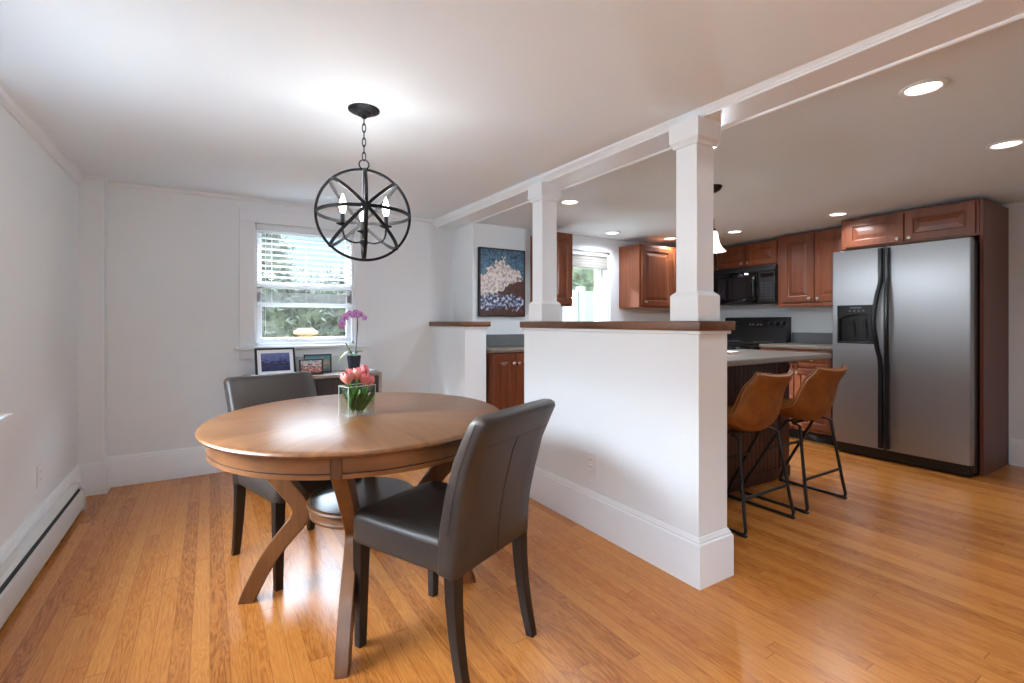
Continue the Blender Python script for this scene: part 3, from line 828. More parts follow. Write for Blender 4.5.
m = MB(); m.tube([(0, 0, SZ + SR), (0, 0, HZ)], .0042, 8); m.build('stem', MIRON, t)
m = MB(); m.lathe([(0, -.026), (.006, -.024), (.007, -.012), (.015, -.010), (.017, -.003), (.017, .008), (.010, .012), (.006, .02), (0, .021)], (0, 0, HZ), 20); m.build('hub', MIRON, t)
for k in range(3):
    a = math.radians(90 + 120 * k); ca, sa = math.cos(a), math.sin(a)
    prf = spline([(.014, HZ), (.05, HZ - .006), (.088, HZ + .004), (.102, HZ + .03), (.104, HZ + .064)], 6)
    m = MB(); m.tube([(r * ca, r * sa, z) for r, z in prf], .0042, 8); ar = m.build('arm', MIRON, t)
    c = (.104 * ca, .104 * sa, HZ + .062)
    m = MB(); m.lathe([(0, -.004), (.010, -.003), (.026, .004), (.027, .007), (.012, .006), (.010, .010), (0, .011)], c, 20); m.build('drip_pan', MIRON, ar)
    m = MB(); m.lathe([(0, .008), (.0095, .008), (.0095, .050), (0, .050)], c, 14); m.build('candle_sleeve', MCANDLE, ar)
    m = MB(); m.lathe([(0, .050), (.008, .051), (.0130, .066), (.0155, .082), (.0132, .099), (.0075, .118), (.0025, .132), (0, .136)], c, 14); m.build('candle_bulb', MBULB, ar)
    o = add_light('candle_bulb_glow', 'POINT', (CC.x, CC.y, 0), None, 1.25, (.98, .98, 1), .05)
    o.parent = ar; o.location = (c[0], c[1], c[2] + .15)

# ------------------------------------------------------------------ console under the window and what stands on it
KX0, KX1, KY0, KY1, KZ = .22, 1.205, 3.97, 4.325, .735
t = thing('console_table', 'low grey topped console with dark drawer fronts under the dining window', 'console', (0, 0, 0))
m = MB(); m.box(KX0, KX1, KY0, KY1, KZ - .024, KZ, .002); m.build('top', MGREYWOOD, t)
for x in (KX0, KX1 - .024):
    m = MB(); m.box(x, x + .024, KY0, KY1, 0, KZ - .024, .002); m.build('side_panel', MGREYWOOD, t)
m = MB(); m.box(KX0 + .024, KX1 - .024, KY1 - .02, KY1, .05, KZ - .024); m.build('back_panel', MDARKWOOD, t)
xs = [KX0 + .026, (KX0 + KX1) / 2, KX1 - .026]
for k in range(2):
    for z0, z1 in ((.50, KZ - .028), (.28, .494), (.06, .274)):
        m = MB(); m.box(xs[k] + .002, xs[k + 1] - .002, KY0 + .018, KY0 + .036, z0, z1, .002); dr = m.build('drawer', MDARKWOOD, t)
        m = MB(); xc = (xs[k] + xs[k + 1]) / 2; zc = (z0 + z1) / 2 + .02; m.tube([(xc - .05, KY0 + .019, zc), (xc - .05, KY0 + .006, zc), (xc + .05, KY0 + .006, zc), (xc + .05, KY0 + .019, zc)], .004, 6); m.build('pull', MBLKMETAL, dr)

def photo_frame(label, loc, w, h, bar, matw, pic, lean, rz):
    t = thing('picture_frame', label, 'picture frame', loc, rz)
    Mx = Matrix.Rotation(-lean, 4, 'X')                  # top leans back (+Y)
    m = MB()
    for q in ((-w / 2, -w / 2 + bar, 0, h), (w / 2 - bar, w / 2, 0, h), (-w / 2 + bar, w / 2 - bar, 0, bar), (-w / 2 + bar, w / 2 - bar, h - bar, h)): m.box(q[0], q[1], -.007, .009, q[2], q[3], .002, mtx=Mx)
    m.box(-w / 2 + .004, w / 2 - .004, .003, .008, .004, h - .004, mtx=Mx)
    m.build('frame', MBLKMETAL, t)
    if matw:
        m = MB(); m.box(-w / 2 + bar, w / 2 - bar, -.0015, .003, bar, h - bar, mtx=Mx); m.build('mount', MWHITECARD, t)
    b = bar + matw; m = MB(); m.box(-w / 2 + b, w / 2 - b, -.0025, .002, b, h - b, mtx=Mx); m.build('photo', pic, t)
    m = MB(); s_ = math.sin(lean); top = h * .72
    yb = top * s_ + .010; zb = top * math.cos(lean)
    m.loft([[Vector((x, yb, zb)), Vector((x, yb + top * .34, .002)), Vector((x, yb + top * .34 - .012, .002)), Vector((x, yb - .004, zb))] for x in (-.02, .02)]); m.build('easel_back', MBLKMETAL, t)
P1 = splotch_mat('harbour_photo', [(0, (40, 48, 88)), (.3, (54, 64, 110)), (.45, (50, 44, 74)), (.6, (84, 96, 150)), (1, (110, 126, 178))], 6, .25, .25, voronoi=9)
P2 = splotch_mat('family_photo', [(0, (120, 60, 60)), (.3, (214, 150, 140)), (.5, (60, 52, 60)), (.7, (210, 190, 184)), (1, (130, 150, 160))], 7, .5, .25, voronoi=7)
P3 = splotch_mat('beach_photo', [(0, (90, 110, 130)), (.35, (150, 150, 140)), (.5, (206, 160, 90)), (.75, (70, 130, 140)), (1, (60, 130, 150))], 5, .35, .25, voronoi=5)
photo_frame('largest black picture frame, with a white mount round a blue picture, on the console', (.432, 4.10, KZ), .285, .222, .015, .026, P1, .26, math.radians(6))
photo_frame('smallest black picture frame, front one of the two side by side with a family photo', (.680, 4.09, KZ), .178, .125, .012, 0, P2, .22, math.radians(-6))
photo_frame('black picture frame standing partly behind the smallest one on the console', (.745, 4.185, KZ), .212, .155, .012, 0, P3, .20, math.radians(-8))
m = MB(); m.lathe([(0, 0), (.028, 0), (.040, .012), (.043, .022), (.040, .022), (.030, .010), (0, .008)], seg=24)
tag(m.build('dish', MVINYL, loc=(1.125, 4.04, KZ)), 'small white dish at the right end of the console', 'dish')

# orchid
t = thing('potted_orchid', 'violet orchid in a dark square pot on the console by the window', 'plant', (1.012, 4.10, KZ), math.radians(8))
m = MB()
def sq(s, z): 
    r = .01; return [Vector((x, y, z)) for x, y in ((-s + r, -s), (s - r, -s), (s, -s + r), (s, s - r), (s - r, s), (-s + r, s), (-s, s - r), (-s, -s + r))]
m.loft([sq(.034, 0), sq(.046, .138), sq(.041, .138), sq(.038, .115)]); m.build('pot', MPOT, t)
m = MB()
rnd = random.Random(3)
for k in range(22): m.ball((rnd.uniform(-.032, .024), rnd.uniform(-.03, .03), .125 + rnd.uniform(0, .026)), rnd.uniform(.009, .016), 8)
m.build('moss', MMOSS, t)
def olf(pts, hw, name='leaf'):
    pts = spline(pts, 5); n = len(pts); g = []
    for i, p in enumerate(pts):
        a, b = Vector(pts[max(i - 1, 0)]), Vector(pts[min(i + 1, n - 1)]); d = (b - a).normalized(); s = d.cross(Vector((0, 0, 1))); s = s.normalized() if s.length > .01 else Vector((0, 1, 0))
        w = hw * math.sin(PI * (.12 + .85 * i / (n - 1))) ** .6; u = s.cross(d)
        g.append([Vector(p) + s * w * v + u * (abs(v) * w * .35) for v in (-1, -.5, 0, .5, 1)])
    m = MB(); m.surf(g, .0015); m.build(name, MOLEAF, t, ang=80)
olf([(-.01, 0, .14), (-.05, -.01, .165), (-.10, -.02, .14), (-.14, -.03, .095)], .022)
olf([(0, .01, .14), (-.03, .02, .18), (-.05, .03, .215), (-.06, .03, .24)], .018)
olf([(.01, .0, .14), (.03, -.03, .17), (.05, -.05, .165)], .018)
stem = spline([(.012, 0, .13), (.022, 0, .25), (.030, 0, .36), (.030, 0, .44), (.010, 0, .485), (-.045, -.005, .475), (-.10, -.01, .43)], 8)
m = MB(); m.tube(stem, .0034, 6); m.tube([(.018, .004, .13), (.030, .004, .44)], .002, 5); m.tube(spline([(.03, 0, .44), (.05, -.004, .462), (.085, -.01, .44)], 5), .0025, 5); m.build('flower_stem', MSTEM, t)
def oflower(c, s, face):
    q = Vector((0, -1, 0)).rotation_difference(Vector(face).normalized()).to_matrix().to_4x4(); Mx = Matrix.Translation(Vector(c)) @ q
    m = MB()
    for k, (a, L, hw) in enumerate(((90, 1, .45), (210, 1, .45), (330, 1, .45), (15, 1.0, .62), (165, 1.0, .62))):
        a = math.radians(a); d = Vector((math.cos(a), 0, math.sin(a))); p = Vector((-math.sin(a), 0, math.cos(a))); g = []
        for i in range(6):
            f = i / 5; w = hw * s * math.sin(PI * (.1 + .85 * f)) ** .7
            g.append([d * (L * s * f) + p * w * v + Vector((0, -.004 * (k > 2) + .10 * s * f * f, 0)) for v in (-1, 0, 1)])
        m.surf(g, .0008, mtx=Mx)
    f = m.build('flower', MORCHID, t, ang=80)
    m = MB(); m.ball((0, -.005, -.002), (s * .16, s * .2, s * .22), 8, mtx=Mx); m.build('throat', MORCHIDC, f)
for c, s, f in (((-.105, -.015, .408), .030, (-.4, -1, -.3)), ((-.085, -.02, .452), .031, (-.2, -1, 0)), ((-.045, -.02, .480), .032, (-.1, -1, .1)), ((-.01, -.022, .468), .030, (.1, -1, -.1)),
                ((.012, -.016, .492), .030, (0, -1, .2)), ((.048, -.02, .474), .031, (.3, -1, 0)), ((.085, -.02, .448), .028, (.5, -1, -.1)), ((-.11, -.02, .372), .024, (-.3, -1, -.5))):
    oflower(c, s, f)

# ------------------------------------------------------------------ kitchen cabinets (local: front faces -Y, x runs left to right)
def rrect(x0, x1, z0, z1, i, y): return [Vector((x0 + i, y, z0 + i)), Vector((x1 - i, y, z0 + i)), Vector((x1 - i, y, z1 - i)), Vector((x0 + i, y, z1 - i))]
def panel_door(x0, x1, z0, z1, rail=.055):
    m = MB(); w = min(x1 - x0, z1 - z0); rail = min(rail, w * .24); b = min(.032, w * .14)
    m.loft([rrect(x0, x1, z0, z1, i, y) for i, y in ((0, 0), (0, -.016), (.003, -.019), (rail, -.019), (rail + .005, -.011), (rail + .010, -.009), (rail + .012 + b, -.0165), (rail + .014 + b, -.017))])
    return m
def knob(parent, x, z, y=-.019):
    m = MB(); m.lathe([(0, 0), (.006, 0), (.005, .010), (.008, .014), (.0145, .019), (.015, .024), (.010, .029), (0, .030)], seg=16, mtx=Matrix.Translation((x, y, z)) @ Matrix.Rotation(PI / 2, 4, 'X'))
    return m.build('knob', MNICKEL, parent)
def cabinet(name, label, loc, rz, w, d, z0, z1, doors, drawers=(), toe=0.0, group=None, side=MCHERRY):
    t = thing(name, label, 'cabinet', loc, rz, group)
    m = MB(); m.box(0, w, 0, d, z0 + toe, z1, .002); m.build('carcass', side, t)
    if toe: m = MB(); m.box(.0, w, .07, d, 0, z0 + toe); m.build('toe_kick', MBLACK, t)
    for (x0, x1, a, b, kx, kz_) in doors:
        o = panel_door(x0, x1, a, b).build('door', MCHERRY, t, ang=12); knob(o, kx, kz_)
    for (x0, x1, a, b) in drawers:
        o = panel_door(x0, x1, a, b, .03).build('drawer', MCHERRY, t, ang=12); knob(o, (x0 + x1) / 2, (a + b) / 2, -.018)
    return t
KF = 3.60
cabinet('base_cabinet', 'cherry base cabinet with a pair of doors below the painting', (2.03, KF, 0), 0, .50, YK - KF, 0, .885,
        [(.012, .238, .13, .872, .212, .79), (.244, .488, .13, .872, .268, .79)], toe=.10)
m = MB(); m.box(2.022, 3.30, KF - .022, YK, .886, .921, .006, 2); o = m.build('worktop', MGRANITE)
m = MB(); m.box(2.022, 3.30, YK - .018, YK - .0005, .921, 1.034, .002); m.build('backsplash', MGRANITED, o)
tag(o, 'grey speckled stone worktop under the painting', 'countertop')
UF = 3.62
cabinet('wall_cabinet', 'cherry wall cabinet left of the kitchen window, behind the far column', (2.65, UF, 0), 0, .282, YK - UF, 1.30, 1.99,
        [(.012, .270, 1.315, 1.975, .242, 1.37)])
cabinet('wall_cabinet', 'cherry wall cabinet right of the kitchen window with a sunlit side', (3.83, UF, 0), 0, 1.30, YK - UF, 1.305, 1.975,
        [(.025, .485, 1.32, 1.955, .065, 1.365), (.535, .985, 1.32, 1.955, .94, 1.365)])
HP = -PI / 2
cabinet('wall_cabinet', 'short two-door cherry cabinet directly above the microwave', (5.15, 3.625, 0), HP, .735, .335, 1.772, 2.03,
        [(.010, .364, 1.785, 2.015, .330, 1.812), (.370, .724, 1.785, 2.015, .404, 1.812)])
cabinet('wall_cabinet', 'tall two-door cherry wall cabinet between the microwave and the fridge', (5.12, 2.882, 0), HP, .705, .365, 1.335, 2.055,
        [(.055, .372, 1.355, 2.035, .335, 1.385), (.378, .695, 1.355, 2.035, .415, 1.385)])
o = bpy.data.objects['wall_cabinet.003']
m = MB(); m.box(-.004, .708, -.006, .02, 1.305, 1.34, .005, 2); m.build('light_rail', MCHERRY, o)
cabinet('base_cabinet', 'cherry base cabinet between the stove and the fridge', (4.87, 2.92, 0), HP, .745, .615, 0, .885,
        [(.012, .345, .13, .70, .315, .655), (.352, .688, .13, .70, .38, .655)], [(.012, .345, .715, .872), (.352, .688, .715, .872)], toe=.10)
m = MB(); m.box(4.848, XR, 2.170, 2.924, .886, .921, .006, 2); o = m.build('worktop', MGRANITE)
m = MB(); m.box(XR - .02, XR - .0005, 2.170, 2.924, .921, 1.035, .002); m.build('backsplash', MGRANITED, o)
tag(o, 'grey speckled stone worktop between the stove and the fridge', 'countertop')

t = cabinet('fridge_surround', 'cherry cabinet over the fridge with a tall side panel down to the floor', (4.88, 2.163, 0), HP, .932, .605, 1.80, 2.07,
            [(.040, .472, 1.815, 2.052, .435, 1.842), (.478, .915, 1.815, 2.052, .515, 1.842)])
m = MB(); m.box(.934, .956, 0, .605, 0, 2.07, .001); m.build('side_panel', MPANEL, t)

# ------------------------------------------------------------------ fridge
t = thing('refrigerator', 'stainless steel side-by-side refrigerator with black handles', 'refrigerator', (4.70, 2.160, 0), HP)
FW = .932
m = MB(); m.box(.006, FW - .006, .062, .74, .02, 1.755, .006); m.build('cabinet_body', MBLKPLASTIC, t)
m = MB(); m.box(.012, FW - .012, .03, .062, .015, .10, .004); gr = m.build('kick_grille', MBLKPLASTIC, t)
XS = .397
# freezer door with an opening for the dispenser
DX0, DX1, DZ0, DZ1 = .045, .335, .965, 1.295
def steel_slab(x0, x1, z0, z1, hole=None):
    m = MB(); R = .018
    prof = [(x0, .06), (x0, R)] + [(x0 + R - R * math.cos(a), R - R * math.sin(a)) for a in (.5, 1.05)] + [(x0 + R, 0), (x1 - R, 0)] + [(x1 - R + R * math.sin(a), R - R * math.cos(a)) for a in (.5, 1.05)] + [(x1, R), (x1, .06)]
    if not hole:
        m.prism(prof, 'Z', z0, z1); return m
    a, b, c, d = hole
    lp = [p for p in prof if p[0] < a] + [(a, 0), (a, .06)]
    lp = [(x0, .06)] + [p for p in prof[1:] if p[0] <= a] + [(a, 0), (a, .06)]
    rp = [(b, .06), (b, 0)] + [p for p in prof if p[0] >= b]
    bm_ = m
    bm_.prism(prof, 'Z', z0, c); bm_.prism(prof, 'Z', d, z1); bm_.prism(lp, 'Z', c, d); bm_.prism(rp, 'Z', c, d)
    bmesh.ops.remove_doubles(bm_.bm, verts=list(bm_.bm.verts), dist=1e-5)
    return bm_
fd = steel_slab(0, XS - .004, .10, 1.768, (DX0, DX1, DZ0, DZ1)).build('freezer_door', MSTEEL, t, ang=30)
rd = steel_slab(XS + .004, FW, .10, 1.768).build('fridge_door', MSTEEL, t, ang=30)
# dispenser
m = MB(); b_ = .012
m.box(DX0, DX1, .050, .058, DZ0, DZ1); m.box(DX0, DX0 + b_, -.006, .058, DZ0, DZ1, .002); m.box(DX1 - b_, DX1, -.006, .058, DZ0, DZ1, .002)
m.box(DX0, DX1, -.008, .058, DZ0, DZ0 + .016, .003); m.box(DX0, DX1, -.006, .058, DZ1 - .075, DZ1, .002)
dp = m.build('dispenser', MBLKPLASTIC, fd)
m = MB(); xm = (DX0 + DX1) / 2; arc = [(DX0 + b_ + (DX1 - DX0 - 2 * b_) * q / 12, DZ1 - .118 + .036 * math.sin(PI * q / 12) ** .8) for q in range(13)]
m.prism(arc + [(DX1 - b_, DZ1 - .074), (DX0 + b_, DZ1 - .074)], 'Y', -.004, .03); m.build('dispenser_hood', MBLKPLASTIC, dp)
for dx in (-.045, .045):
    m = MB(); m.prism([(xm + dx - .022, DZ0 + .05), (xm + dx + .022, DZ0 + .05), (xm + dx + .016, DZ0 + .20), (xm + dx - .016, DZ0 + .20)], 'Y', .028, .036); m.build('paddle', mat('smoke_plastic', (34, 34, 36), .2), dp)
for q in range(4):
    m = MB(); m.lathe([(0, 0), (.010, 0), (.010, .001), (0, .0012)], seg=14, mtx=Matrix.Translation((DX0 + .10 + q * .034, -.006, DZ1 - .050)) @ Matrix.Rotation(PI / 2, 4, 'X')); m.build('button', mat('button_grey', (84, 84, 86), .4), dp)
def text(body, size, loc, rot, m, name, parent):
    c = bpy.data.curves.new(name + '_outline', 'FONT'); c.body = body; c.size = size; c.extrude = .0003; c.align_x = 'CENTER'; c.align_y = 'CENTER'
    q = bpy.data.objects.new('text_source', c); COL.objects.link(q); bpy.context.view_layer.update()
    me = bpy.data.meshes.new_from_object(q.evaluated_get(bpy.context.evaluated_depsgraph_get())); bpy.data.objects.remove(q)
    me.materials.clear(); me.materials.append(m)
    o = bpy.data.objects.new(name, me); COL.objects.link(o); o.parent = parent; o.location = loc; o.rotation_euler = rot
    return o
text('FRIGIDAIRE', .017, (xm, -.0068, DZ1 - .024), (PI / 2, 0, 0), MGREYPLASTIC, 'lettering', dp)
def handle(x, sway, par):
    pts = spline([(x, -.030, .115), (x, -.030, .45), (x, -.030, .80), (x + sway * .5, -.052, .95), (x + sway, -.070, 1.16), (x + sway * .5, -.052, 1.36), (x, -.030, 1.48), (x, -.030, 1.60), (x, -.030, 1.755)], 6)
    rings = []
    for px, py, pz in pts:
        hw, hd = .0155, .010
        rings.append([Vector((px + a, py + b, pz)) for a, b in ((-hw, hd), (-hw, -hd * .3), (-hw * .6, -hd), (hw * .6, -hd), (hw, -hd * .3), (hw, hd))])
    m = MB(); m.loft(rings); h = m.build('handle', MBLKPLASTIC, par)
    for z0, z1 in ((.115, .80), (1.48, 1.755)):
        m = MB(); m.box(x - .011, x + .011, -.022, .001, z0, z1); m.build('handle_mount', MBLKPLASTIC, h)
handle(XS - .020, -.032, fd); handle(XS + .026, .012, rd)
for x in (.03, FW - .09):
    m = MB(); m.box(x, x + .06, .02, .12, 1.756, 1.776, .004); m.build('hinge_cover', MBLKPLASTIC, t)

# ------------------------------------------------------------------ stove and microwave
t = thing('stove', 'black electric stove with a raised control panel against the kitchen wall', 'stove', (4.84, 3.692, 0), HP)
SW = .758
m = MB(); m.box(.002, SW - .002, .03, .635, .03, .905, .003); m.build('body', MBLKPLASTIC, t)
m = MB(); m.box(0, SW, 0, .60, .905, .925, .006, 2); ck = m.build('cooktop', MBLKGLASS, t)
for x, y, r in ((.2, .17, .10), (.56, .17, .08), (.2, .43, .08), (.56, .43, .10)):
    m = MB(); m.lathe([(r - .004, .0002), (r - .004, .0006), (r, .0006), (r, .0002)], (x, y, .925), 32, cap=False); m.build('burner_ring', MGREYPLASTIC, ck)
m = MB(); m.prism([(.535, .925), (.552, 1.02), (.56, 1.195), (.572, 1.205), (.64, 1.205), (.64, .925)], 'X', 0, SW); bg_ = m.build('backguard', MBLKPLASTIC, t, ang=30)
m = MB(); m.box(.30, .50, .549, .556, 1.09, 1.17, .002); dsp = m.build('display', MBLKGLASS, bg_)
for x in (.335, .37, .43, .465):
    m = MB(); m.box(x - .010, x + .010, .5475, .550, 1.115, 1.128, .001); m.build('button', MGREYPLASTIC, dsp)
for x in (.07, .16, .57, .645, .715):
    m = MB(); m.lathe([(0, 0), (.024, 0), (.022, .014), (.016, .022), (0, .024)], seg=18, mtx=Matrix.Translation((x, .556, 1.13)) @ Matrix.Rotation(PI / 2, 4, 'X')); kb = m.build('control_knob', MBLKPLASTIC, bg_)
    m = MB(); m.box(x - .002, x + .002, .529, .533, 1.135, 1.152); m.build('pointer', MGREYPLASTIC, kb)
m = MB(); m.box(.004, SW - .004, 0, .03, .27, .885, .006, 2); od = m.build('oven_door', MBLKGLASS, t)
m = MB(); m.tube([(.06, 0, .82), (.06, -.04, .82), (SW - .06, -.04, .82), (SW - .06, 0, .82)], .010, 10); m.build('handle', MBLKPLASTIC, od)
m = MB(); m.box(.004, SW - .004, .004, .03, .06, .26, .006, 2); m.build('storage_drawer', MBLKPLASTIC, t)

t = thing('microwave', 'black over-the-range microwave with a wide glass door', 'microwave', (5.075, 3.63, 0), HP)
MWW = .75; a_, b_ = 1.347, 1.766
m = MB(); m.box(0, MWW, .022, .41, a_, b_, .004); m.build('body', MBLKPLASTIC, t)
m = MB(); m.box(.004, .555, -.004, .022, a_ + .012, b_ - .062, .005, 2); dr = m.build('door', MBLKGLASS, t)
m = MB(); m.box(.07, .48, -.006, -.003, a_ + .06, b_ - .11, .002); m.build('door_window', mat('dark_mesh_glass', (14, 15, 17), .1), dr)
m = MB(); m.tube(spline([(.525, -.004, a_ + .05), (.525, -.034, a_ + .09), (.525, -.040, 1.53), (.525, -.034, b_ - .14), (.525, -.004, b_ - .10)], 5), .009, 8); m.build('handle', MBLKPLASTIC, dr)
m = MB(); m.box(.560, MWW - .004, -.004, .022, a_ + .012, b_ - .062, .004); cp = m.build('control_panel', MBLKPLASTIC, t)
m = MB(); m.box(.585, .725, -.006, -.003, b_ - .135, b_ - .09, .001); m.build('display', MBLKGLASS, cp)
for r in range(6):
    for c in range(3):
        m = MB(); m.box(.590 + c * .047, .622 + c * .047, -.0055, -.003, a_ + .05 + r * .033, a_ + .068 + r * .033, .001); m.build('button', mat('dim_button', (44, 44, 46), .5) if r + c == 0 else bpy.data.materials['dim_button'], cp)
m = MB(); m.prism([(.022, b_ - .060), (-.004, b_ - .058), (.010, b_ - .004), (.022, b_)], 'X', .002, MWW - .002); vt = m.build('vent_grille', MBLKPLASTIC, t)

# ------------------------------------------------------------------ peninsula
t = thing('peninsula_cabinet', 'dark wooden beadboard peninsula base joined to the half wall', 'cabinet', (0, 0, 0))
PX0, PX1, PY0, PY1 = 2.022, 3.70, 2.0, 2.42
m = MB(); poly = []; n = int((PX1 - .10 - PX0) / .0485)
for k in range(n):
    x = PX0 + k * .0485; poly += [(x, PY0), (x + .036, PY0), (x + .039, PY0 + .005), (x + .041, PY0 + .001), (x + .044, PY0 + .001), (x + .046, PY0 + .005)]
xe = PX0 + n * .0485
poly += [(xe, PY0), (xe, PY1), (PX0, PY1)]
m.prism(poly, 'Z', 0, .885); m.build('beadboard_panel', MCHERRYD, t, ang=15)
m = MB(); m.box(xe, PX1, PY0 - .006, PY1, 0, .885, .002); m.build('end_panel', MCHERRYD, t)
m = MB(); m.box(PX0, PX1 + .004, PY0 - .012, PY0 - .002, 0, .075, .003); m.build('base_trim', MCHERRYD, t)
m = MB()
y0, y1, x1 = 1.755, 2.46, 3.845
m.loft([[Vector((a, b, z)) for a, b in ((2.022, y0 + i), (x1 - .035, y0 + i), (x1 - .010 - i, y0 + .010 + i * .5), (x1 - i, y0 + .035), (x1 - i, y1 - .03), (x1 - .03, y1 - i), (2.022, y1 - i))] for z, i in ((.886, .004), (.890, 0), (.914, 0), (.921, .006))])
tag(m.build('worktop', MGRANITE), 'grey speckled stone counter of the peninsula overhanging two bar stools', 'countertop')
t = thing('paper_stack', 'small stack of white papers on the peninsula counter beside the near column', 'paper', (3.12, 2.13, .9215), .3)
for k in range(5):
    m = MB(); m.box(-.10 + .004 * (k % 3), .10 + .003 * (k % 2), -.07, .07 - .004 * (k % 2), .004 * k, .004 * k + .0037); m.build('sheet_bundle', MPAPER if k % 2 == 0 else mat('pink_paper', (206, 170, 160), .8), t)
t = thing('iron_bracket', 'black wrought iron scroll bracket under the free end of the peninsula counter', 'bracket', (3.655, 1.987, .886), -PI / 2)
m = MB()
for pts in ([(0, 0, -.012), (.12, 0, -.012)], [(.004, 0, -.15), (.004, 0, -.006)]): m.tube(pts, .005, 6); m.build('bar', MIRON, t); m = MB()
m = MB(); pts = []
for q in range(34):
    f = q / 33; a = -PI / 2 - f * 2.6 * PI; r = .044 * (1 - .72 * f); pts.append((.055 + r * math.cos(a), 0, -.062 + r * math.sin(a)))
m.tube(spline([(.004, 0, -.145), (.03, 0, -.125)] + pts, 3), .004, 6); m.build('scroll', MIRON, t)

# ------------------------------------------------------------------ bar stools (local: faces +Y)
def make_stool(label):
    t = thing('bar_stool', label, 'stool')
    P = spline([(.215, .565, .185, 0, .022), (.19, .572, .195, 0, .028), (.10, .558, .212, 0, .050), (-.02, .542, .222, .0, .078), (-.11, .540, .226, .018, .092), (-.165, .565, .222, .045, .084),
                (-.198, .640, .212, .062, .045), (-.232, .765, .190, .060, .022), (-.268, .830, .172, .052, .014), (-.282, .862, .164, .046, .016)], 4)
    g = []
    for (y, z, hw, cy, czz) in P:
        g.append([Vector((hw * u, y + cy * abs(u) ** 2.2, z + czz * abs(u) ** 2.2)) for u in [-1 + q / 7 for q in range(15)]])
    m = MB(); m.surf(g, .022); sh = m.build('seat_shell', MTAN, t, ang=70, subsurf=1)
    edge = [r[0] for r in g] + [p for p in g[-1][1:-1]] + [r[-1] for r in reversed(g)] + [p for p in reversed(g[0][1:-1])]
    m = MB(); m.tube([p + Vector((0, .0, .0)) for p in edge], .004, 6, loop=True); m.build('piping', MTAN, sh)
    for s in (-1, 1):
        x0, x1 = .175, .235
        pts = [(s * x0, -.10, .520), (s * (x0 + .015), -.150, .508), (s * (x1 - .008), -.205, .11), (s * x1, -.218, .035), (s * x1, -.212, .013), (s * x1, -.185, .009), (s * x1, 0, .009), (s * x1, .175, .009), (s * x1, .200, .013), (s * x1, .205, .035), (s * (x1 - .01), .165, .12), (s * (x0 + .02), -.02, .45), (s * x0, -.06, .517)]
        m = MB(); m.tube(pts, .0095, 8); lg = m.build('sled_leg', MBLKMETAL, t)
        for y in (-.195, .185):
            m = MB(); m.box(s * x1 - .013, s * x1 + .013, y - .03, y + .03, 0, .012, .003); m.build('foot_pad', MBLKPLASTIC, lg)
    def barz(z, y, x): m = MB(); m.tube([(-x, y, z), (x, y, z)], .0085, 8); return m
    barz(.195, -.196, .224).build('stretcher', MBLKMETAL, t)
    barz(.33, .036, .205).build('footrest', MBLKMETAL, t)
    for y in (-.10, -.055):
        barz(.519, y, .176).build('seat_support', MBLKMETAL, t)
    return t
s1 = make_stool('tan leather bar stool nearest the half wall')
s1.location = (2.66, 1.755, 0)
s2 = dup(s1); s2['label'] = 'tan leather bar stool farther from the half wall, nearer the fridge'; s2.location = (3.275, 1.75, 0)
for s in (s1, s2): s['group'] = 'tan leather bar stools at the peninsula'

# ------------------------------------------------------------------ ceiling lights
def recessed(label, x, y, on=5):
    t = thing('recessed_light', label, 'ceiling light', (x, y, kz(y)), 0, 'recessed lights in the kitchen ceiling')
    m = MB(); m.lathe([(.058, .004), (.076, .002), (.080, -.003), (.075, -.008), (.065, -.008), (.058, -.002)], seg=40, cap=False); m.build('trim_ring', MTRIM, t, ang=50)
    m = MB(); m.lathe([(0, -.003), (.059, -.003), (.059, .003), (0, .003)], seg=40); m.build('lens', MLENS, t)
    o = add_light('recessed_lamp', 'AREA', (0, 0, 0), None, on, (.85, .97, 1.09), .11, shape='DISK', spread=math.radians(150)); o.parent = t; o.location = (0, 0, -.011)
recessed('recessed ceiling light nearest to us, before the fridge', 2.49, .80, 2.4)
recessed('recessed ceiling light cut by the right edge of the picture', 3.66, .815, 3.0)
recessed('recessed ceiling light in front of the cabinet above the fridge', 4.63, 2.08, 3.6)
recessed('recessed ceiling light right of the far column, before the kitchen window', 2.34, 2.92, 3.6)
recessed('recessed ceiling light in front of the kitchen window', 3.47, 3.64, 3.6)
recessed('recessed ceiling light above the cabinet right of the kitchen window', 4.24, 3.56, 3.6)
recessed('recessed ceiling light in front of the cabinet above the microwave', 4.53, 2.99, 3.6)
t = thing('pendant_light', 'small pendant lamp with a frosted bell shade half hidden by the near column', 'pendant lamp', (2.955, 2.115, 0))
zc = kz(2.1)
m = MB(); m.lathe([(0, zc), (.060, zc), (.060, zc - .008), (.050, zc - .026), (.026, zc - .042), (0, zc - .046)], seg=28); m.build('canopy', MBRONZE, t)
m = MB(); m.tube([(0, 0, zc - .04), (0, 0, 1.83)], .0035, 8); m.build('rod', MBRONZE, t)
m = MB(); m.lathe([(0, 1.865), (.008, 1.862), (.010, 1.80), (.022, 1.785), (.024, 1.765), (0, 1.76)], seg=20); m.build('socket', MBRONZE, t)
m = MB(); m.lathe([(.022, 1.778), (.032, 1.768), (.036, 1.74), (.043, 1.70), (.060, 1.663), (.086, 1.636), (.083, 1.635), (.057, 1.660), (.039, 1.699), (.032, 1.74), (.028, 1.765), (.020, 1.775)], seg=36, cap=False); m.build('bell_shade', MPSHADE, t, ang=60)
o = add_light('pendant_lamp', 'POINT', (0, 0, 0), None, 14, (.86, .97, 1.08), .03); o.parent = t; o.location = (0, 0, 1.61)

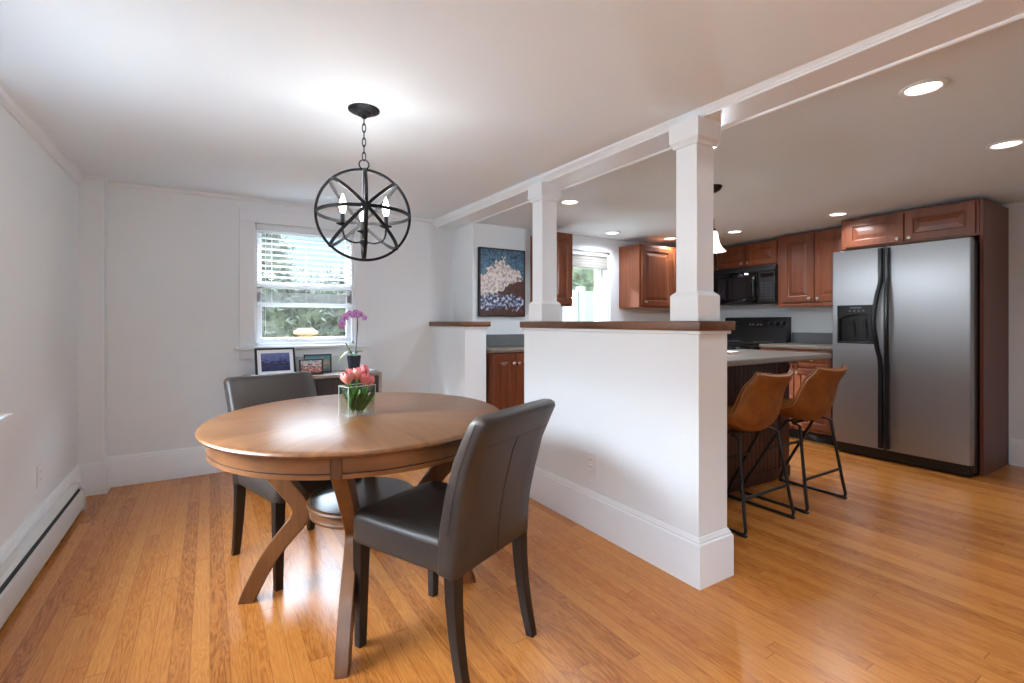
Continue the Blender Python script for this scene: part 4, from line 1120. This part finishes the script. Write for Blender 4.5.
# ------------------------------------------------------------------ outside the windows
struct(MB().box(-9, 13, YB + .3, 16, -.45, -.35).build('bounce_ground', MBOUNCE))  # unseen ground, made pale to bounce daylight onto the ceiling
def hedge(name, label, x0, x1, y, dep, top, mt, seed, n=5200, leaf=.07):
    r = random.Random(seed); m = MB(); b = m.bm
    nx, nz = 40, 14; g = []
    for i in range(nx + 1):
        x = x0 + (x1 - x0) * i / nx; row = []
        for j in range(nz + 1):
            z = -.4 + (top(x) - .08 + .4) * j / nz; row.append(Vector((x + r.uniform(-.05, .05), y + .22 + r.uniform(-.14, .14) + .25 * max(0, j / nz - .8), z)))
        g.append(row)
    m.surf(g, .0); b = m.bm
    for k in range(n):
        x = r.uniform(x0, x1); z = -.4 + (top(x) + r.uniform(-.1, .10) + .4) * r.random() ** .7; yy = y + r.uniform(-.12, .25) + .1
        c = Vector((x, yy, z)); a = Vector((r.uniform(-1, 1), r.uniform(-1, 1), r.uniform(-1, 1))).normalized(); q = a.orthogonal().normalized(); w = leaf * r.uniform(.5, 1.2)
        vs = [b.verts.new(c + a * w * u + q * w * .5 * v) for u, v in ((-1, 0), (0, -.6), (1, 0), (0, .6))]; b.faces.new(vs)
    o = m.build(name, mt, ang=60); o['kind'] = 'stuff'; return tag(o, label, 'hedge')
hedge('hedge', 'dark green hedge behind the wooden fence outside the dining window', -5.5, 2.9, 7.0, .5, lambda x: 4.4 if x < -1.2 else (2.55 + .1 * math.sin(5 * x) if x < .95 else 1.82 + .05 * math.sin(9 * x)), MHEDGE, 1, 14000)  # left end, out of view, raised tall to block the sun
hedge('shrubbery', 'pale green shrubs behind the white fence outside the kitchen window', 3.4, 10, 8.2, .5, lambda x: 2.9 + .3 * math.sin(2 * x), MHEDGE2, 2, 6000)
PXC = .81
t = thing('deck_fence', 'raw wooden fence with a capped post outside the dining window', 'fence', (0, 5.2, 0))
m = MB(); m.box(-2.6, 2.4, -.03, .06, .95, 1.0, .005); m.build('top_rail', MPOST, t)
m = MB(); m.box(PXC - .058, PXC + .058, -.058, .058, -.4, 1.03, .004); m.build('post', MPOST, t)
m = MB(); m.loft([[Vector((PXC + a * s, b * s, z)) for a, b in ((-1, -1), (1, -1), (1, 1), (-1, 1))] for s, z in ((.075, 1.018), (.098, 1.034), (.100, 1.056), (.070, 1.074), (.058, 1.088))]); m.build('post_cap', MPOST, t)
for k in range(26):
    x = -2.55 + k * .19
    m = MB(); m.box(x, x + .14, .0, .02, -.4, .955); m.build('picket', MPOST, t)
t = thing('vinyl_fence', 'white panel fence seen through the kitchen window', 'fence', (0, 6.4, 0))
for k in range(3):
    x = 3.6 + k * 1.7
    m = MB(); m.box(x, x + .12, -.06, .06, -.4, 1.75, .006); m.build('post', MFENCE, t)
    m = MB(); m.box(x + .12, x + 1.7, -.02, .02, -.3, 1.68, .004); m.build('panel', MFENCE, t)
t = thing('garden_steps', 'grey stone steps in front of the white fence outside the kitchen window', 'steps', (4.35, 5.55, -.35))
for k in range(5):
    m = MB(); m.box(-.15 + k * .3, 2.4, -.45, .45, k * .30, k * .30 + .30, .01); m.build('step', MSTONE, t)
